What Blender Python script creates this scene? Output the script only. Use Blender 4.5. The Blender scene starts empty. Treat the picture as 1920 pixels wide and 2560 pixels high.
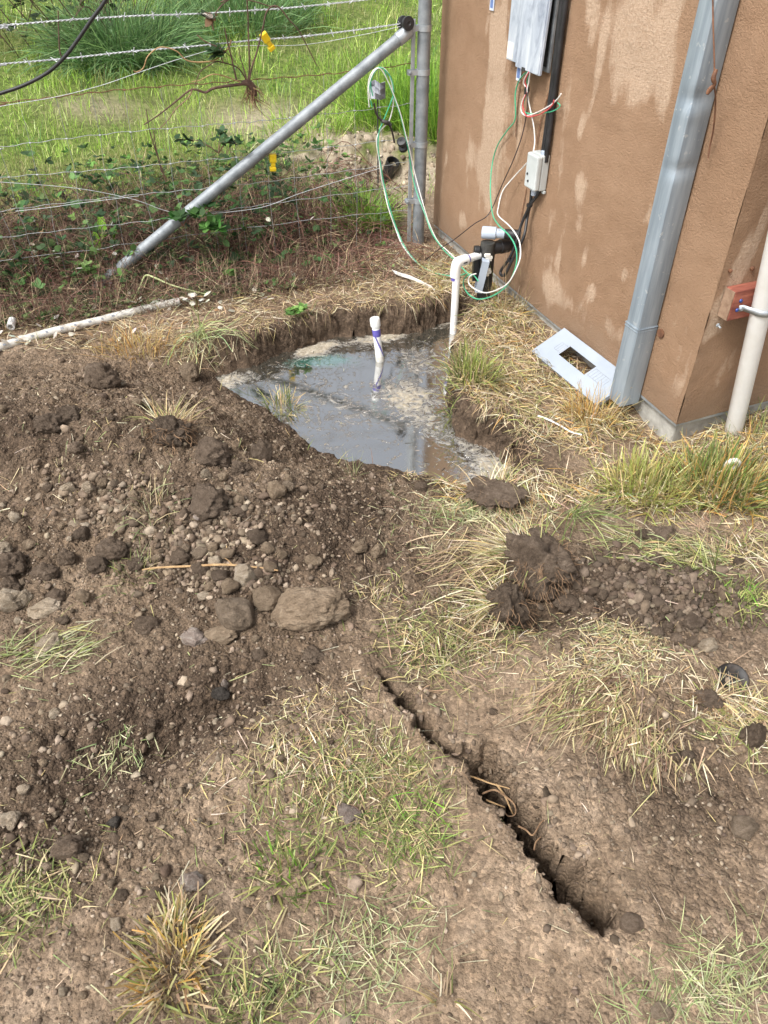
import bpy, bmesh, math, random
import numpy as np
from mathutils import Vector, Matrix
random.seed(7); RNG = np.random.default_rng(11)
SC = bpy.context.scene
COL = SC.collection
R_ = math.radians
# ---------------------------------------------------------------- camera, sky, sun, exposure
cam_d = bpy.data.cameras.new('camera'); cam = bpy.data.objects.new('camera', cam_d); COL.objects.link(cam)
cam_d.sensor_fit = 'VERTICAL'; cam_d.sensor_height = 36.0; cam_d.lens = 27.04
cam_d.clip_start = .02; cam_d.clip_end = 2000
cam.location = (0, 0, 1.6); cam.rotation_euler = (R_(90-40.9), 0, 0)
SC.camera = cam
SUN_EL, SUN_AZ = 55.0, -132.0          # azimuth from +Y towards +X
W_ = bpy.data.worlds.new('World'); SC.world = W_; W_.use_nodes = True
nt = W_.node_tree; nt.nodes.clear()
sky = nt.nodes.new('ShaderNodeTexSky'); sky.sky_type = 'NISHITA'; sky.sun_disc = False
sky.sun_elevation = R_(SUN_EL); sky.sun_rotation = R_(SUN_AZ); sky.air_density = 1.0; sky.dust_density = 5.0; sky.ozone_density = 1.0
hs = nt.nodes.new('ShaderNodeHueSaturation'); hs.inputs['Saturation'].default_value = .30
bg = nt.nodes.new('ShaderNodeBackground'); bg.inputs['Strength'].default_value = .15
wo = nt.nodes.new('ShaderNodeOutputWorld')
nt.links.new(sky.outputs[0], hs.inputs['Color']); nt.links.new(hs.outputs[0], bg.inputs['Color']); nt.links.new(bg.outputs[0], wo.inputs[0])
sun_d = bpy.data.lights.new('sun', 'SUN'); sun_d.energy = 1.5; sun_d.angle = R_(11); sun_d.color = (1.0, .985, .96)
sun = bpy.data.objects.new('sun', sun_d); COL.objects.link(sun)
_sd = Vector((math.sin(R_(SUN_AZ))*math.cos(R_(SUN_EL)), math.cos(R_(SUN_AZ))*math.cos(R_(SUN_EL)), math.sin(R_(SUN_EL))))
sun.rotation_euler = _sd.to_track_quat('Z', 'Y').to_euler(); sun.location = (-3, -3, 6)
SC.view_settings.view_transform = 'Standard'; SC.view_settings.look = 'None'
SC.view_settings.gamma = 1.0; SC.view_settings.use_curve_mapping = False
SC.view_settings.exposure = 0.80
try: SC.cycles.max_bounces = 4; SC.cycles.diffuse_bounces = 3; SC.cycles.transparent_max_bounces = 4
except Exception: pass

# ---------------------------------------------------------------- terrain height field (metres, world space)
def _hash(ix, iy, seed):
    h = (ix.astype(np.int64) * 374761393 + iy.astype(np.int64) * 668265263 + seed * 974634541) & 0xFFFFFFFF
    h = ((h ^ (h >> 13)) * 1274126177) & 0xFFFFFFFF
    return h ^ (h >> 16)
def perlin(x, y, seed=0):
    x = np.asarray(x, float); y = np.asarray(y, float)
    ix = np.floor(x).astype(np.int64); iy = np.floor(y).astype(np.int64)
    fx = x - ix; fy = y - iy
    u = fx*fx*fx*(fx*(fx*6-15)+10); v = fy*fy*fy*(fy*(fy*6-15)+10)
    def g(dx, dy):
        a = (_hash(ix+dx, iy+dy, seed) & 0xFFFF) * (2*np.pi/65536.0)
        return np.cos(a)*(fx-dx) + np.sin(a)*(fy-dy)
    a = g(0,0); b = g(1,0); c = g(0,1); d = g(1,1)
    return ((a+(b-a)*u) + ((c+(d-c)*u)-(a+(b-a)*u))*v) * 1.5
def fbm(x, y, scale, octaves=3, seed=0, gain=.5):
    s = 0; a = 1; f = 1.0/scale
    for o in range(octaves):
        s = s + a*perlin(x*f+17.3*o, y*f-9.1*o, seed+o); a *= gain; f *= 2.03
    return s
def sstep(a, b, t):
    t = np.clip((t-a)/(b-a), 0, 1); return t*t*(3-2*t)
def gauss(x, y, c, sx, sy, ang=0):
    ca, sa = math.cos(ang), math.sin(ang)
    dx = x-c[0]; dy = y-c[1]
    return np.exp(-((dx*ca+dy*sa)/sx)**2 - ((-dx*sa+dy*ca)/sy)**2)
def poly_sd(x, y, P):
    x = np.asarray(x, float); y = np.asarray(y, float)
    d = np.full(x.shape, 1e9); inside = np.zeros(x.shape, bool)
    for i in range(len(P)):
        ax, ay = P[i][:2]; bx, by = P[(i+1) % len(P)][:2]
        ex, ey = bx-ax, by-ay
        t = np.clip(((x-ax)*ex+(y-ay)*ey)/(ex*ex+ey*ey), 0, 1)
        d = np.minimum(d, (x-ax-t*ex)**2+(y-ay-t*ey)**2)
        c = ((ay > y) != (by > y))
        with np.errstate(divide='ignore', invalid='ignore'):
            c &= x < (bx-ax)*(y-ay)/(by-ay+1e-12)+ax
        inside ^= c
    d = np.sqrt(d); return np.where(inside, -d, d)
def line_d(x, y, P):
    """distance to a polyline and the parameter 0..1 along it"""
    d = np.full(np.shape(x), 1e9); tt = np.zeros(np.shape(x)); n = len(P)-1
    for i in range(n):
        ax, ay = P[i][:2]; bx, by = P[i+1][:2]; ex, ey = bx-ax, by-ay
        t = np.clip(((x-ax)*ex+(y-ay)*ey)/(ex*ex+ey*ey), 0, 1)
        q = (x-ax-t*ex)**2+(y-ay-t*ey)**2
        m = q < d; d = np.where(m, q, d); tt = np.where(m, (i+t)/n, tt)
    return np.sqrt(d), tt
WATER_Z = -0.085
PIT = [(-0.6907, 2.805, -0.085), (-0.5561, 2.894, -0.085), (-0.3825, 3.046, -0.085), (-0.2872, 3.108, -0.085), (-0.1959, 3.156, -0.085), (-0.0364, 3.175, -0.085), (0.1205, 3.186, -0.085), (0.2307, 3.236, -0.085), (0.3172, 3.315, -0.085), (0.3887, 3.364, -0.085), (0.347, 3.186, -0.085), (0.3006, 3.093, -0.085), (0.2716, 2.914, -0.085), (0.2505, 2.705, -0.085), (0.2565, 2.544, -0.085), (0.2719, 2.384, -0.085), (0.3694, 2.3, -0.085), (0.4465, 2.181, -0.085), (0.4555, 2.106, -0.085), (0.3899, 2.083, -0.085), (0.3209, 2.09, -0.085), (0.1839, 2.14, -0.085), (0.0316, 2.195, -0.085), (-0.1247, 2.229, -0.085), (-0.2215, 2.272, -0.085), (-0.3299, 2.426, -0.085), (-0.4422, 2.544, -0.085), (-0.5514, 2.654, -0.085), (-0.6519, 2.739, -0.085)]
PIT_C = (0.05, 2.58)
FEN_P = (0.1807, 4.022, 0)
FEN_N = (-0.3050, 0.9523)          # unit normal of the fence line, pointing up the hillside
CRACK = [(-0.0204, 1.208, 0), (0.0494, 1.13, 0), (0.0868, 1.067, 0), (0.132, 1.012, 0), (0.1898, 0.9701, 0), (0.2382, 0.9446, 0), (0.2589, 0.8857, 0), (0.2955, 0.825, 0), (0.3181, 0.7719, 0), (0.3527, 0.7254, 0), (0.3907, 0.6848, 0), (0.4317, 0.648, 0), (0.4668, 0.6267, 0)]
CRACK_W = [.005,.022,.020,.014,.034,.056,.042,.040,.032,.026,.042,.050,.024]
MOUND = (-0.8508, 2.065, 0.14); MOUND2 = (-0.3087, 1.687, 0.06); MOUND3 = (-1.218, 2.145, 0.1)
HOLLOW = (-0.5063, 1.045, 0); SODM = (0.5609, 1.208, 0); SODH = (0.4276, 1.44, 0); LOOSE = (0.7633, 1.47, 0)
BURROW = (0.0126, 5.053, 0.05)
def hill_s(x, y):
    return (x-FEN_P[0])*FEN_N[0]+(y-FEN_P[1])*FEN_N[1]
def loose_mask(x, y):
    m = 1.15*gauss(x, y, MOUND, .85, .62) + .8*gauss(x, y, MOUND2, .45, .42) + gauss(x, y, MOUND3, .5, .5)
    m = m + .8*gauss(x, y, HOLLOW, .42, .2, .5) + .9*gauss(x, y, LOOSE, .36, .2) + .6*gauss(x, y, (0.6706, 0.9197, 0), .3, .2)
    m = m + .7*gauss(x, y, (-0.6898, 0.7806, 0), .35, .3)
    return np.clip(m, 0, 1)
def H(x, y, fine=True):
    x = np.asarray(x, float); y = np.asarray(y, float)
    z = .016*fbm(x, y, .55, 2, 3)
    s = hill_s(x, y)
    z = z + .10*np.maximum(s-.25, 0)*sstep(.2, 1.2, s) + .03*fbm(x, y, 1.3, 2, 8)*sstep(.3, 2, s)
    loose = loose_mask(x, y)
    # spoil heap and neighbours
    z = z + .17*gauss(x, y, MOUND, .55, .36, .1) + .085*gauss(x, y, MOUND2, .30, .26, -.5) + .09*gauss(x, y, MOUND3, .40, .30)
    z = z - .075*gauss(x, y, HOLLOW, .27, .075, .60) + .035*gauss(x, y, (-0.2922, 1.012, 0), .3, .10, .6)
    z = z + .05*gauss(x, y, SODM, .20, .14, .2) - .09*gauss(x, y, SODH, .11, .06, .5) + .02*gauss(x, y, (0.211, 1.771, 0), .2, .25)
    z = z + .03*gauss(x, y, (0.4205, 0.8905, 0), .12, .10) + .045*gauss(x, y, (0.3776, 1.927, 0), .14, .07, .3)
    z = z - .03*gauss(x, y, (0.7475, 1.411, 0), .3, .09) + .03*gauss(x, y, (0.3666, 2.5, 0), .2, .3)
    z = z - .055*gauss(x, y, (.98, 2.30), .16, .16) - .03*gauss(x, y, (.85, 2.6), .12, .3, .4)
    # burrow in pale earth behind the fence
    z = z + (.055+.05*fbm(x, y, .16, 3, 81))*gauss(x, y, (BURROW[0]-.05, BURROW[1]+.24), .5, .26) - .30*gauss(x, y, (BURROW[0]-.03, BURROW[1]-.02), .14, .10)
    # pit
    d = poly_sd(x, y, PIT) + .012*fbm(x, y, .07, 3, 21) + .012*perlin(x/.2, y/.2, 5)
    nx = x-PIT_C[0]; ny = y-PIT_C[1]; nn = np.hypot(nx, ny)+1e-6
    front = sstep(.05, .6, (nx*-.62+ny*-.78)/nn)*sstep(.55, .2, x)
    w = .04+.34*front
    up = sstep(0, 1, np.clip(d, 0, None)/w)
    up = up*(1-front)+front*np.minimum(np.clip(d, 0, None)/w, 1)**.8
    rimz = z + .02*(1-front)*gauss(d, 0*d, (.09, 0), .08, 1)
    zb = WATER_Z-.012-.10*sstep(0, .12, -d)
    z = np.where(d > 0, (WATER_Z-.012)+(rimz-(WATER_Z-.012))*up, zb)
    dry = sstep(-.005, .03, d)
    # fissure
    cd, ct = line_d(x, y, CRACK)
    cw = np.interp(ct, np.linspace(0, 1, len(CRACK_W)), CRACK_W)*(1+.5*fbm(x, y, .09, 2, 31))*(.85+.5*sstep(.3, .95, ct))
    cd = cd + .011*fbm(x, y, .07, 2, 37) + .003*perlin(x/.022, y/.022, 38)
    z = z - (.21+.05*perlin(x/.06, y/.06, 39))*sstep(1.1, .30, cd/np.maximum(cw, .003))*sstep(0, .04, ct)*(1-sstep(.97, 1, ct)) + .012*np.exp(-((cd-cw*1.6)/.035)**2)
    if fine:
        near = 1-sstep(.1, 1.5, s)
        z = z + near*dry*(.012*loose+.004)*np.abs(fbm(x, y, .13, 2, 41)) *1.6
        z = z + near*dry*(.013*loose+.005)*(np.abs(perlin(x/.055, y/.055, 51))+.5*np.abs(perlin(x/.026, y/.026, 52)))*1.4
        z = z + near*(.0034*loose+.0022)*perlin(x/.016, y/.013, 53)
        steep = dry*(1-sstep(.0, .10, d))*(1-front)
        z = z + .02*steep*fbm(x, y, .035, 3, 61)
    return z

# ---------------------------------------------------------------- helpers
def tag(o, label=None, cat=None, group=None, kind=None):
    if label: o['label'] = label
    if cat: o['category'] = cat
    if group: o['group'] = group
    if kind: o['kind'] = kind
    return o
def thing(name, label, cat, loc=(0,0,0), rz=0, group=None):
    o = bpy.data.objects.new(name, None); o.empty_display_size = .05; COL.objects.link(o)
    o.location = loc; o.rotation_euler = (0, 0, rz)
    return tag(o, label, cat, group)
def link(name, me, mat=None, parent=None, smooth=False):
    o = bpy.data.objects.new(name, me); COL.objects.link(o)
    if mat is not None: me.materials.append(mat)
    if smooth: me.shade_smooth()
    if parent is not None: o.parent = parent
    return o
def world_child(o, parent):
    """keep world coordinates of a mesh built in world space under a placed parent"""
    o.parent = parent
    o.matrix_parent_inverse = (Matrix.Translation(parent.location) @ parent.rotation_euler.to_matrix().to_4x4()).inverted()
    return o
def np_mesh(name, V, Fq, cols=None, attrs=None, smooth=True):
    """V (n,3), Fq (m,k) faces with k = 3 or 4"""
    V = np.asarray(V, np.float32); Fq = np.asarray(Fq, np.int32)
    me = bpy.data.meshes.new(name); me.vertices.add(len(V)); me.vertices.foreach_set('co', V.ravel())
    k = Fq.shape[1]; m = len(Fq)
    me.loops.add(m*k); me.loops.foreach_set('vertex_index', Fq.ravel())
    me.polygons.add(m); me.polygons.foreach_set('loop_start', np.arange(0, m*k, k, dtype=np.int32))
    me.update(calc_edges=True)
    if cols is not None:
        a = me.color_attributes.new('Col', 'FLOAT_COLOR', 'POINT')
        c = np.ones((len(V), 4), np.float32); c[:, :3] = cols; a.data.foreach_set('color', c.ravel())
    for n_, v_ in (attrs or {}).items():
        a = me.attributes.new(n_, 'FLOAT', 'POINT'); a.data.foreach_set('value', np.asarray(v_, np.float32).ravel())
    me.polygons.foreach_set('use_smooth', np.full(m, smooth))
    me.validate(); me.update()
    return me
def bm_mesh(name, bm, smooth=False):
    bmesh.ops.recalc_face_normals(bm, faces=bm.faces[:])
    me = bpy.data.meshes.new(name); bm.to_mesh(me); bm.free()
    if smooth: me.shade_smooth()
    return me
def add_box(bm, lo, hi):
    vs = [bm.verts.new((x, y, z)) for x in (lo[0], hi[0]) for y in (lo[1], hi[1]) for z in (lo[2], hi[2])]
    for f in ((0,1,3,2),(4,6,7,5),(0,4,5,1),(2,3,7,6),(0,2,6,4),(1,5,7,3)): bm.faces.new([vs[i] for i in f])
def box(name, lo, hi, mat, parent=None, bevel=.0):
    bm = bmesh.new(); add_box(bm, lo, hi)
    if bevel: bmesh.ops.bevel(bm, geom=bm.edges[:]+bm.verts[:], offset=bevel, segments=2, affect='EDGES', profile=.5)
    return link(name, bm_mesh(name, bm), mat, parent)
def prism(name, pts, z0, z1, mat, parent=None, bevel=0, axis='z'):
    """extrude a 2-D outline; axis z: pts are x,y ; axis y: pts are x,z"""
    bm = bmesh.new()
    mk = (lambda p, h: (p[0], p[1], h)) if axis == 'z' else (lambda p, h: (p[0], h, p[1]))
    a = [bm.verts.new(mk(p, z0)) for p in pts]; b = [bm.verts.new(mk(p, z1)) for p in pts]
    bm.faces.new(a[::-1]); bm.faces.new(b); n = len(pts)
    for i in range(n): bm.faces.new((a[i], a[(i+1) % n], b[(i+1) % n], b[i]))
    if bevel: bmesh.ops.bevel(bm, geom=bm.edges[:]+bm.verts[:], offset=bevel, segments=2, affect='EDGES', profile=.5)
    return link(name, bm_mesh(name, bm), mat, parent)
def smooth_path(P, n=6):
    P = [np.array(p, float) for p in P]
    if len(P) < 3: return P
    out = []
    for i in range(len(P)-1):
        p0 = P[max(i-1, 0)]; p1 = P[i]; p2 = P[i+1]; p3 = P[min(i+2, len(P)-1)]
        for k in range(n):
            t = k/n
            out.append(.5*((2*p1)+(-p0+p2)*t+(2*p0-5*p1+4*p2-p3)*t*t+(-p0+3*p1-3*p2+p3)*t**3))
    out.append(P[-1]); return out
def tube_geo(P, r, sides=8, radii=None):
    P = np.array(P, float); n = len(P)
    T = np.gradient(P, axis=0); T /= np.linalg.norm(T, axis=1)[:, None]+1e-12
    up = np.array((0, 0, 1.)) if abs(T[0][2]) < .9 else np.array((1., 0, 0))
    N = np.cross(T[0], up); N /= np.linalg.norm(N)
    V = []; a = np.linspace(0, 2*np.pi, sides, endpoint=False)
    for i in range(n):
        N = N-T[i]*N.dot(T[i]); N /= np.linalg.norm(N)+1e-12; B = np.cross(T[i], N)
        rr = radii[i] if radii is not None else r
        V.append(P[i]+rr*(np.cos(a)[:, None]*N+np.sin(a)[:, None]*B))
    V = np.concatenate(V); Fq = []
    for i in range(n-1):
        for k in range(sides):
            Fq.append((i*sides+k, i*sides+(k+1) % sides, (i+1)*sides+(k+1) % sides, (i+1)*sides+k))
    c0 = len(V); V = np.concatenate([V, P[:1], P[-1:]])
    tri0 = [(c0, (k+1) % sides, k, k) for k in range(sides)]
    tri1 = [(c0+1, (n-1)*sides+k, (n-1)*sides+(k+1) % sides, (n-1)*sides+(k+1) % sides) for k in range(sides)]
    return V, Fq, tri0+tri1
def tubes_mesh(name, paths, smooth=True):
    """paths: list of (points, radius or radii, sides)"""
    bm = bmesh.new()
    for P, r, s in paths:
        rad = r if hasattr(r, '__len__') else None
        V, Fq, caps = tube_geo(P, 0 if rad is not None else r, s, rad)
        vs = [bm.verts.new(v) for v in V]
        for f in Fq: bm.faces.new([vs[i] for i in f])
        for f in caps: bm.faces.new([vs[i] for i in f[:3]])
    me = bm_mesh(name, bm)
    if smooth:
        me.shade_smooth()
        me.set_sharp_from_angle(angle=R_(50))
    return me
def tube(name, P, r, mat, parent=None, sides=8, n=6, world=False):
    pts = smooth_path(P, n) if n else P
    if hasattr(r, '__len__'): r = list(np.interp(np.linspace(0, 1, len(pts)), np.linspace(0, 1, len(r)), r))
    o = link(name, tubes_mesh(name, [(pts, r, sides)]), mat)
    if parent is not None:
        if world: world_child(o, parent)
        else: o.parent = parent
    return o
def lathe(name, prof, mat, parent=None, sides=20, M=None):
    """prof: list of (radius, z)"""
    bm = bmesh.new(); rings = []
    for r, z in prof:
        rings.append([bm.verts.new((r*math.cos(2*math.pi*k/sides), r*math.sin(2*math.pi*k/sides), z)) for k in range(sides)] if r > 1e-6 else [bm.verts.new((0, 0, z))])
    for a, b in zip(rings, rings[1:]):
        for k in range(sides):
            q = [a[k % len(a)], a[(k+1) % len(a)], b[(k+1) % len(b)], b[k % len(b)]]
            u = []
            [u.append(v) for v in q if v not in u]
            if len(u) > 2: bm.faces.new(u)
    if M is not None: bmesh.ops.transform(bm, matrix=M, verts=bm.verts[:])
    me = bm_mesh(name, bm, True); me.set_sharp_from_angle(angle=R_(40))
    return link(name, me, mat, parent)
def along(p, q):
    """matrix that puts the +Z axis of a lathe from p towards q"""
    p = Vector(p); d = Vector(q)-p
    return Matrix.Translation(p) @ d.to_track_quat('Z', 'Y').to_matrix().to_4x4()

# ---------------------------------------------------------------- materials
MATS = {}
def nodes(name):
    m = bpy.data.materials.new(name); m.use_nodes = True; t = m.node_tree
    b = t.nodes['Principled BSDF']; return m, t, b
def N(t, kind, **kw):
    n = t.nodes.new(kind)
    for k, v in kw.items():
        if k in n.inputs.keys(): n.inputs[k].default_value = v
        else: setattr(n, k, v)
    return n
def ramp(t, stops, fac):
    r = t.nodes.new('ShaderNodeValToRGB'); e = r.color_ramp.elements
    while len(e) < len(stops): e.new(.5)
    for i, (p, c) in enumerate(stops): e[i].position = p; e[i].color = (c[0], c[1], c[2], 1)
    t.links.new(fac, r.inputs['Fac']); return r.outputs['Color']
def mixc(t, fac, a, b, mode='MIX'):
    n = t.nodes.new('ShaderNodeMix'); n.data_type = 'RGBA'; n.blend_type = mode
    for s, v in ((n.inputs['Factor'], fac), (n.inputs[6], a), (n.inputs[7], b)):
        if isinstance(v, bpy.types.NodeSocket): t.links.new(v, s)
        elif isinstance(v, (int, float)): s.default_value = v
        else: s.default_value = (v[0], v[1], v[2], 1)
    return n.outputs[2]
def mth(t, op, a, b=0.0, clamp=False):
    n = t.nodes.new('ShaderNodeMath'); n.operation = op; n.use_clamp = clamp
    for s, v in ((n.inputs[0], a), (n.inputs[1], b)):
        if isinstance(v, bpy.types.NodeSocket): t.links.new(v, s)
        else: s.default_value = v
    return n.outputs[0]
def noise(t, scale, detail=4, rough=.55, vec=None, dist=0):
    n = N(t, 'ShaderNodeTexNoise'); n.inputs['Scale'].default_value = scale; n.inputs['Detail'].default_value = detail
    n.inputs['Roughness'].default_value = rough; n.inputs['Distortion'].default_value = dist
    if vec is not None: t.links.new(vec, n.inputs['Vector'])
    return n.outputs['Fac']
def coords(t, kind='Object'):
    return N(t, 'ShaderNodeTexCoord').outputs[kind]
def attr(t, name, out='Fac'):
    n = N(t, 'ShaderNodeAttribute'); n.attribute_name = name; return n.outputs[out]
def bump(t, b, h, strength=.4, dist=.01, chain=None):
    n = N(t, 'ShaderNodeBump'); n.inputs['Strength'].default_value = strength; n.inputs['Distance'].default_value = dist
    t.links.new(h, n.inputs['Height'])
    if chain is not None: t.links.new(chain, n.inputs['Normal'])
    t.links.new(n.outputs[0], b.inputs['Normal']); return n.outputs[0]
def simple(name, c1, c2, scale=8, rough=.6, metal=0, bs=None, bstr=.2, bdist=.003, rough2=None, detail=5, stretch=None, spec=.5, ramp_pos=(.35, .68)):
    m, t, b = nodes(name); v = coords(t)
    if stretch:
        mp = N(t, 'ShaderNodeMapping'); mp.inputs['Scale'].default_value = stretch; t.links.new(v, mp.inputs['Vector']); v = mp.outputs[0]
    f = noise(t, scale, detail, .6, v)
    t.links.new(ramp(t, [(ramp_pos[0], c1), (ramp_pos[1], c2)], f), b.inputs['Base Color'])
    b.inputs['Metallic'].default_value = metal; b.inputs['Roughness'].default_value = rough; b.inputs['Specular IOR Level'].default_value = spec
    if rough2 is not None:
        r = N(t, 'ShaderNodeMapRange'); r.inputs['To Min'].default_value = rough; r.inputs['To Max'].default_value = rough2
        t.links.new(f, r.inputs['Value']); t.links.new(r.outputs[0], b.inputs['Roughness'])
    if bs: bump(t, b, noise(t, bs, 4, .6, v), bstr, bdist)
    MATS[name] = m; return m
M_PVC = simple('white_pvc', (.74, .73, .69), (.82, .82, .80), 14, .35, bs=60, bstr=.05)
M_PVCDIRT = simple('dirty_white_pvc', (.33, .29, .23), (.66, .64, .58), 22, .55, bs=80, bstr=.15, ramp_pos=(.28, .55))
M_PURPLE = simple('purple_primer', (.08, .06, .30), (.13, .11, .42), 30, .45)
M_GREYPVC = simple('grey_plastic', (.36, .42, .50), (.46, .52, .60), 9, .4)
M_BLACK = simple('black_plastic', (.012, .012, .013), (.03, .03, .032), 20, .42, bs=60, bstr=.1)
M_BLACKSCUFF = simple('scuffed_black_plastic', (.015, .015, .015), (.12, .115, .10), 11, .5, bs=50, bstr=.15, ramp_pos=(.45, .80))
M_GALV = simple('galvanised_steel', (.36, .40, .43), (.52, .55, .57), 26, .42, .55, bs=40, bstr=.06, rough2=.6)
M_GALVDARK = simple('weathered_galvanised_pipe', (.19, .21, .225), (.33, .355, .37), 18, .5, .35, bs=70, bstr=.1, rough2=.7)
M_WIRE = simple('galvanised_wire', (.42, .44, .45), (.62, .64, .65), 60, .5, .15)
M_STAY = simple('thin_grey_wire', (.26, .27, .27), (.42, .43, .43), 60, .6, .2)
M_RUST = simple('rusty_wire', (.10, .045, .025), (.22, .10, .05), 70, .8)
M_YELLOW = simple('yellow_plastic', (.80, .55, .01), (.90, .66, .02), 15, .4)
M_GREENW = simple('green_insulation', (.05, .36, .19), (.08, .46, .26), 15, .35)
M_WHITEW = simple('white_insulation', (.68, .66, .62), (.80, .79, .76), 15, .4)
M_REDW = simple('red_insulation', (.52, .06, .07), (.62, .10, .10), 15, .4)
M_BLACKW = simple('black_insulation', (.02, .014, .016), (.05, .03, .035), 15, .4)
M_WOOD = simple('red_stained_wood', (.17, .045, .03), (.36, .12, .075), 9, .75, bs=30, bstr=.4, stretch=(1, 6, 6))
M_ENDGRAIN = simple('sawn_end_grain', (.20, .12, .075), (.36, .25, .17), 40, .85, bs=60, bstr=.5)
M_BLUE = simple('blue_screw_head', (.03, .06, .22), (.05, .10, .35), 30, .35, .3)
M_CONCRETE = simple('concrete', (.27, .26, .23), (.47, .46, .42), 16, .9, bs=45, bstr=.6, bdist=.006)
M_ENAMEL = simple('grey_enamel', (.31, .355, .41), (.37, .415, .47), 5, .42, bs=120, bstr=.03)
M_INSIDE = simple('recess_shade_dark_parts', (.02, .02, .02), (.06, .06, .06), 9, .6)  # near black: painted shade of the panel recess, also small dark parts
M_STICKER = simple('pale_sticker', (.55, .60, .70), (.70, .74, .80), 30, .5)
M_STICKERB = simple('blue_print', (.10, .16, .35), (.16, .24, .48), 30, .5)
M_CARD = simple('white_card', (.72, .70, .62), (.84, .82, .76), 12, .8)
M_BARK = simple('bramble_bark', (.06, .034, .026), (.15, .085, .058), 50, .8, bs=80, bstr=.4)
M_STEM = simple('bramble_stem', (.12, .05, .038), (.29, .15, .105), 9, .6)
M_GRSTEM = simple('green_stem', (.18, .24, .07), (.30, .36, .12), 20, .6)
M_TWIG = simple('dry_twig', (.30, .18, .08), (.48, .32, .16), 40, .8)
M_ROOT = simple('fine_root', (.15, .085, .045), (.32, .20, .11), 40, .9)
M_RAG = simple('white_rag', (.66, .64, .62), (.82, .80, .78), 30, .9, bs=60, bstr=.4)
M_TYRE = simple('wet_black_rubber', (.016, .014, .013), (.11, .08, .058), 30, .55, bs=30, bstr=.5, ramp_pos=(.5, .85))
M_GREYSHEET = simple('grey_plastic_sheet', (.12, .13, .16), (.42, .44, .48), 9, .5)

def cover_metal():
    m, t, b = nodes('weathered_zinc_cover'); v = coords(t)
    mp = N(t, 'ShaderNodeMapping'); mp.inputs['Scale'].default_value = (9, 9, 2.6); t.links.new(v, mp.inputs['Vector'])
    f = noise(t, 2.2, 7, .7, mp.outputs[0], .6)
    t.links.new(ramp(t, [(.30, (.22, .25, .33)), (.48, (.47, .52, .60)), (.66, (.66, .70, .75))], f), b.inputs['Base Color'])
    b.inputs['Metallic'].default_value = .25; b.inputs['Roughness'].default_value = .5
    bump(t, b, f, .1, .002); return m
M_COVER = cover_metal()
def spout_metal():
    m, t, b = nodes('zinc_downspout'); v = coords(t)
    mp = N(t, 'ShaderNodeMapping'); mp.inputs['Scale'].default_value = (14, 14, 1.2); t.links.new(v, mp.inputs['Vector'])
    f = noise(t, 2.5, 6, .6, mp.outputs[0]); g = noise(t, 40, 4, .6, v)
    c = ramp(t, [(.34, (.21, .255, .295)), (.62, (.345, .40, .445))], f)
    c = mixc(t, mth(t, 'MULTIPLY', mth(t, 'GREATER_THAN', g, .66), .5), c, (.50, .52, .52))
    t.links.new(c, b.inputs['Base Color']); b.inputs['Metallic'].default_value = .3
    b.inputs['Roughness'].default_value = .55; bump(t, b, f, .10, .003); return m
M_SPOUT = spout_metal()
def stucco():
    m, t, b = nodes('tan_stucco'); v = coords(t)
    big = noise(t, 1.6, 4, .55, v); mid = noise(t, 11, 5, .6, v); fine = noise(t, 120, 3, .6, v); grit = noise(t, 320, 2, .5, v)
    c = ramp(t, [(.30, (.258, .157, .092)), (.70, (.335, .213, .132))], big)
    c = mixc(t, .28, c, ramp(t, [(.35, (.235, .143, .085)), (.65, (.36, .24, .155))], mid))
    pale = attr(t, 'pale')
    mpv = N(t, 'ShaderNodeMapping'); mpv.inputs['Scale'].default_value = (16, 16, 4.5); t.links.new(v, mpv.inputs['Vector'])
    strk = noise(t, 1.6, 8, .7, mpv.outputs[0], .5)
    edge = mth(t, 'MULTIPLY_ADD', mth(t, 'ADD', mth(t, 'MULTIPLY', mid, .4), mth(t, 'MULTIPLY', strk, .6)), 1.3); edge.node.inputs[2].default_value = -.65
    pm = N(t, 'ShaderNodeMapRange'); pm.inputs['From Min'].default_value = .36; pm.inputs['From Max'].default_value = .58
    t.links.new(mth(t, 'ADD', pale, edge), pm.inputs['Value'])
    c = mixc(t, mth(t, 'MULTIPLY', pm.outputs[0], .78), c, ramp(t, [(.35, (.42, .30, .205)), (.65, (.54, .41, .30))], fine))
    sx = N(t, 'ShaderNodeSeparateXYZ'); t.links.new(v, sx.inputs[0])
    mud = N(t, 'ShaderNodeMapRange'); mud.inputs['From Min'].default_value = .22; mud.inputs['From Max'].default_value = .05; t.links.new(mth(t, 'ADD', sx.outputs[2], mth(t, 'MULTIPLY_ADD', mid, -.25)), mud.inputs['Value']); mud.inputs['Value'].links[0].from_node.inputs[1].links[0].from_node.inputs[2].default_value = .12
    c = mixc(t, mth(t, 'MULTIPLY', mud.outputs[0], .45), c, (.20, .145, .10))
    dk = ramp(t, [(.30, (0, 0, 0)), (.42, (1, 1, 1))], grit)
    c = mixc(t, .22, c, dk, 'MULTIPLY')
    t.links.new(c, b.inputs['Base Color']); b.inputs['Roughness'].default_value = .9; b.inputs['Specular IOR Level'].default_value = .25
    n1 = bump(t, b, fine, .60, .006); bump(t, b, grit, .65, .004, n1); return m
M_STUCCO = stucco()
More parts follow.
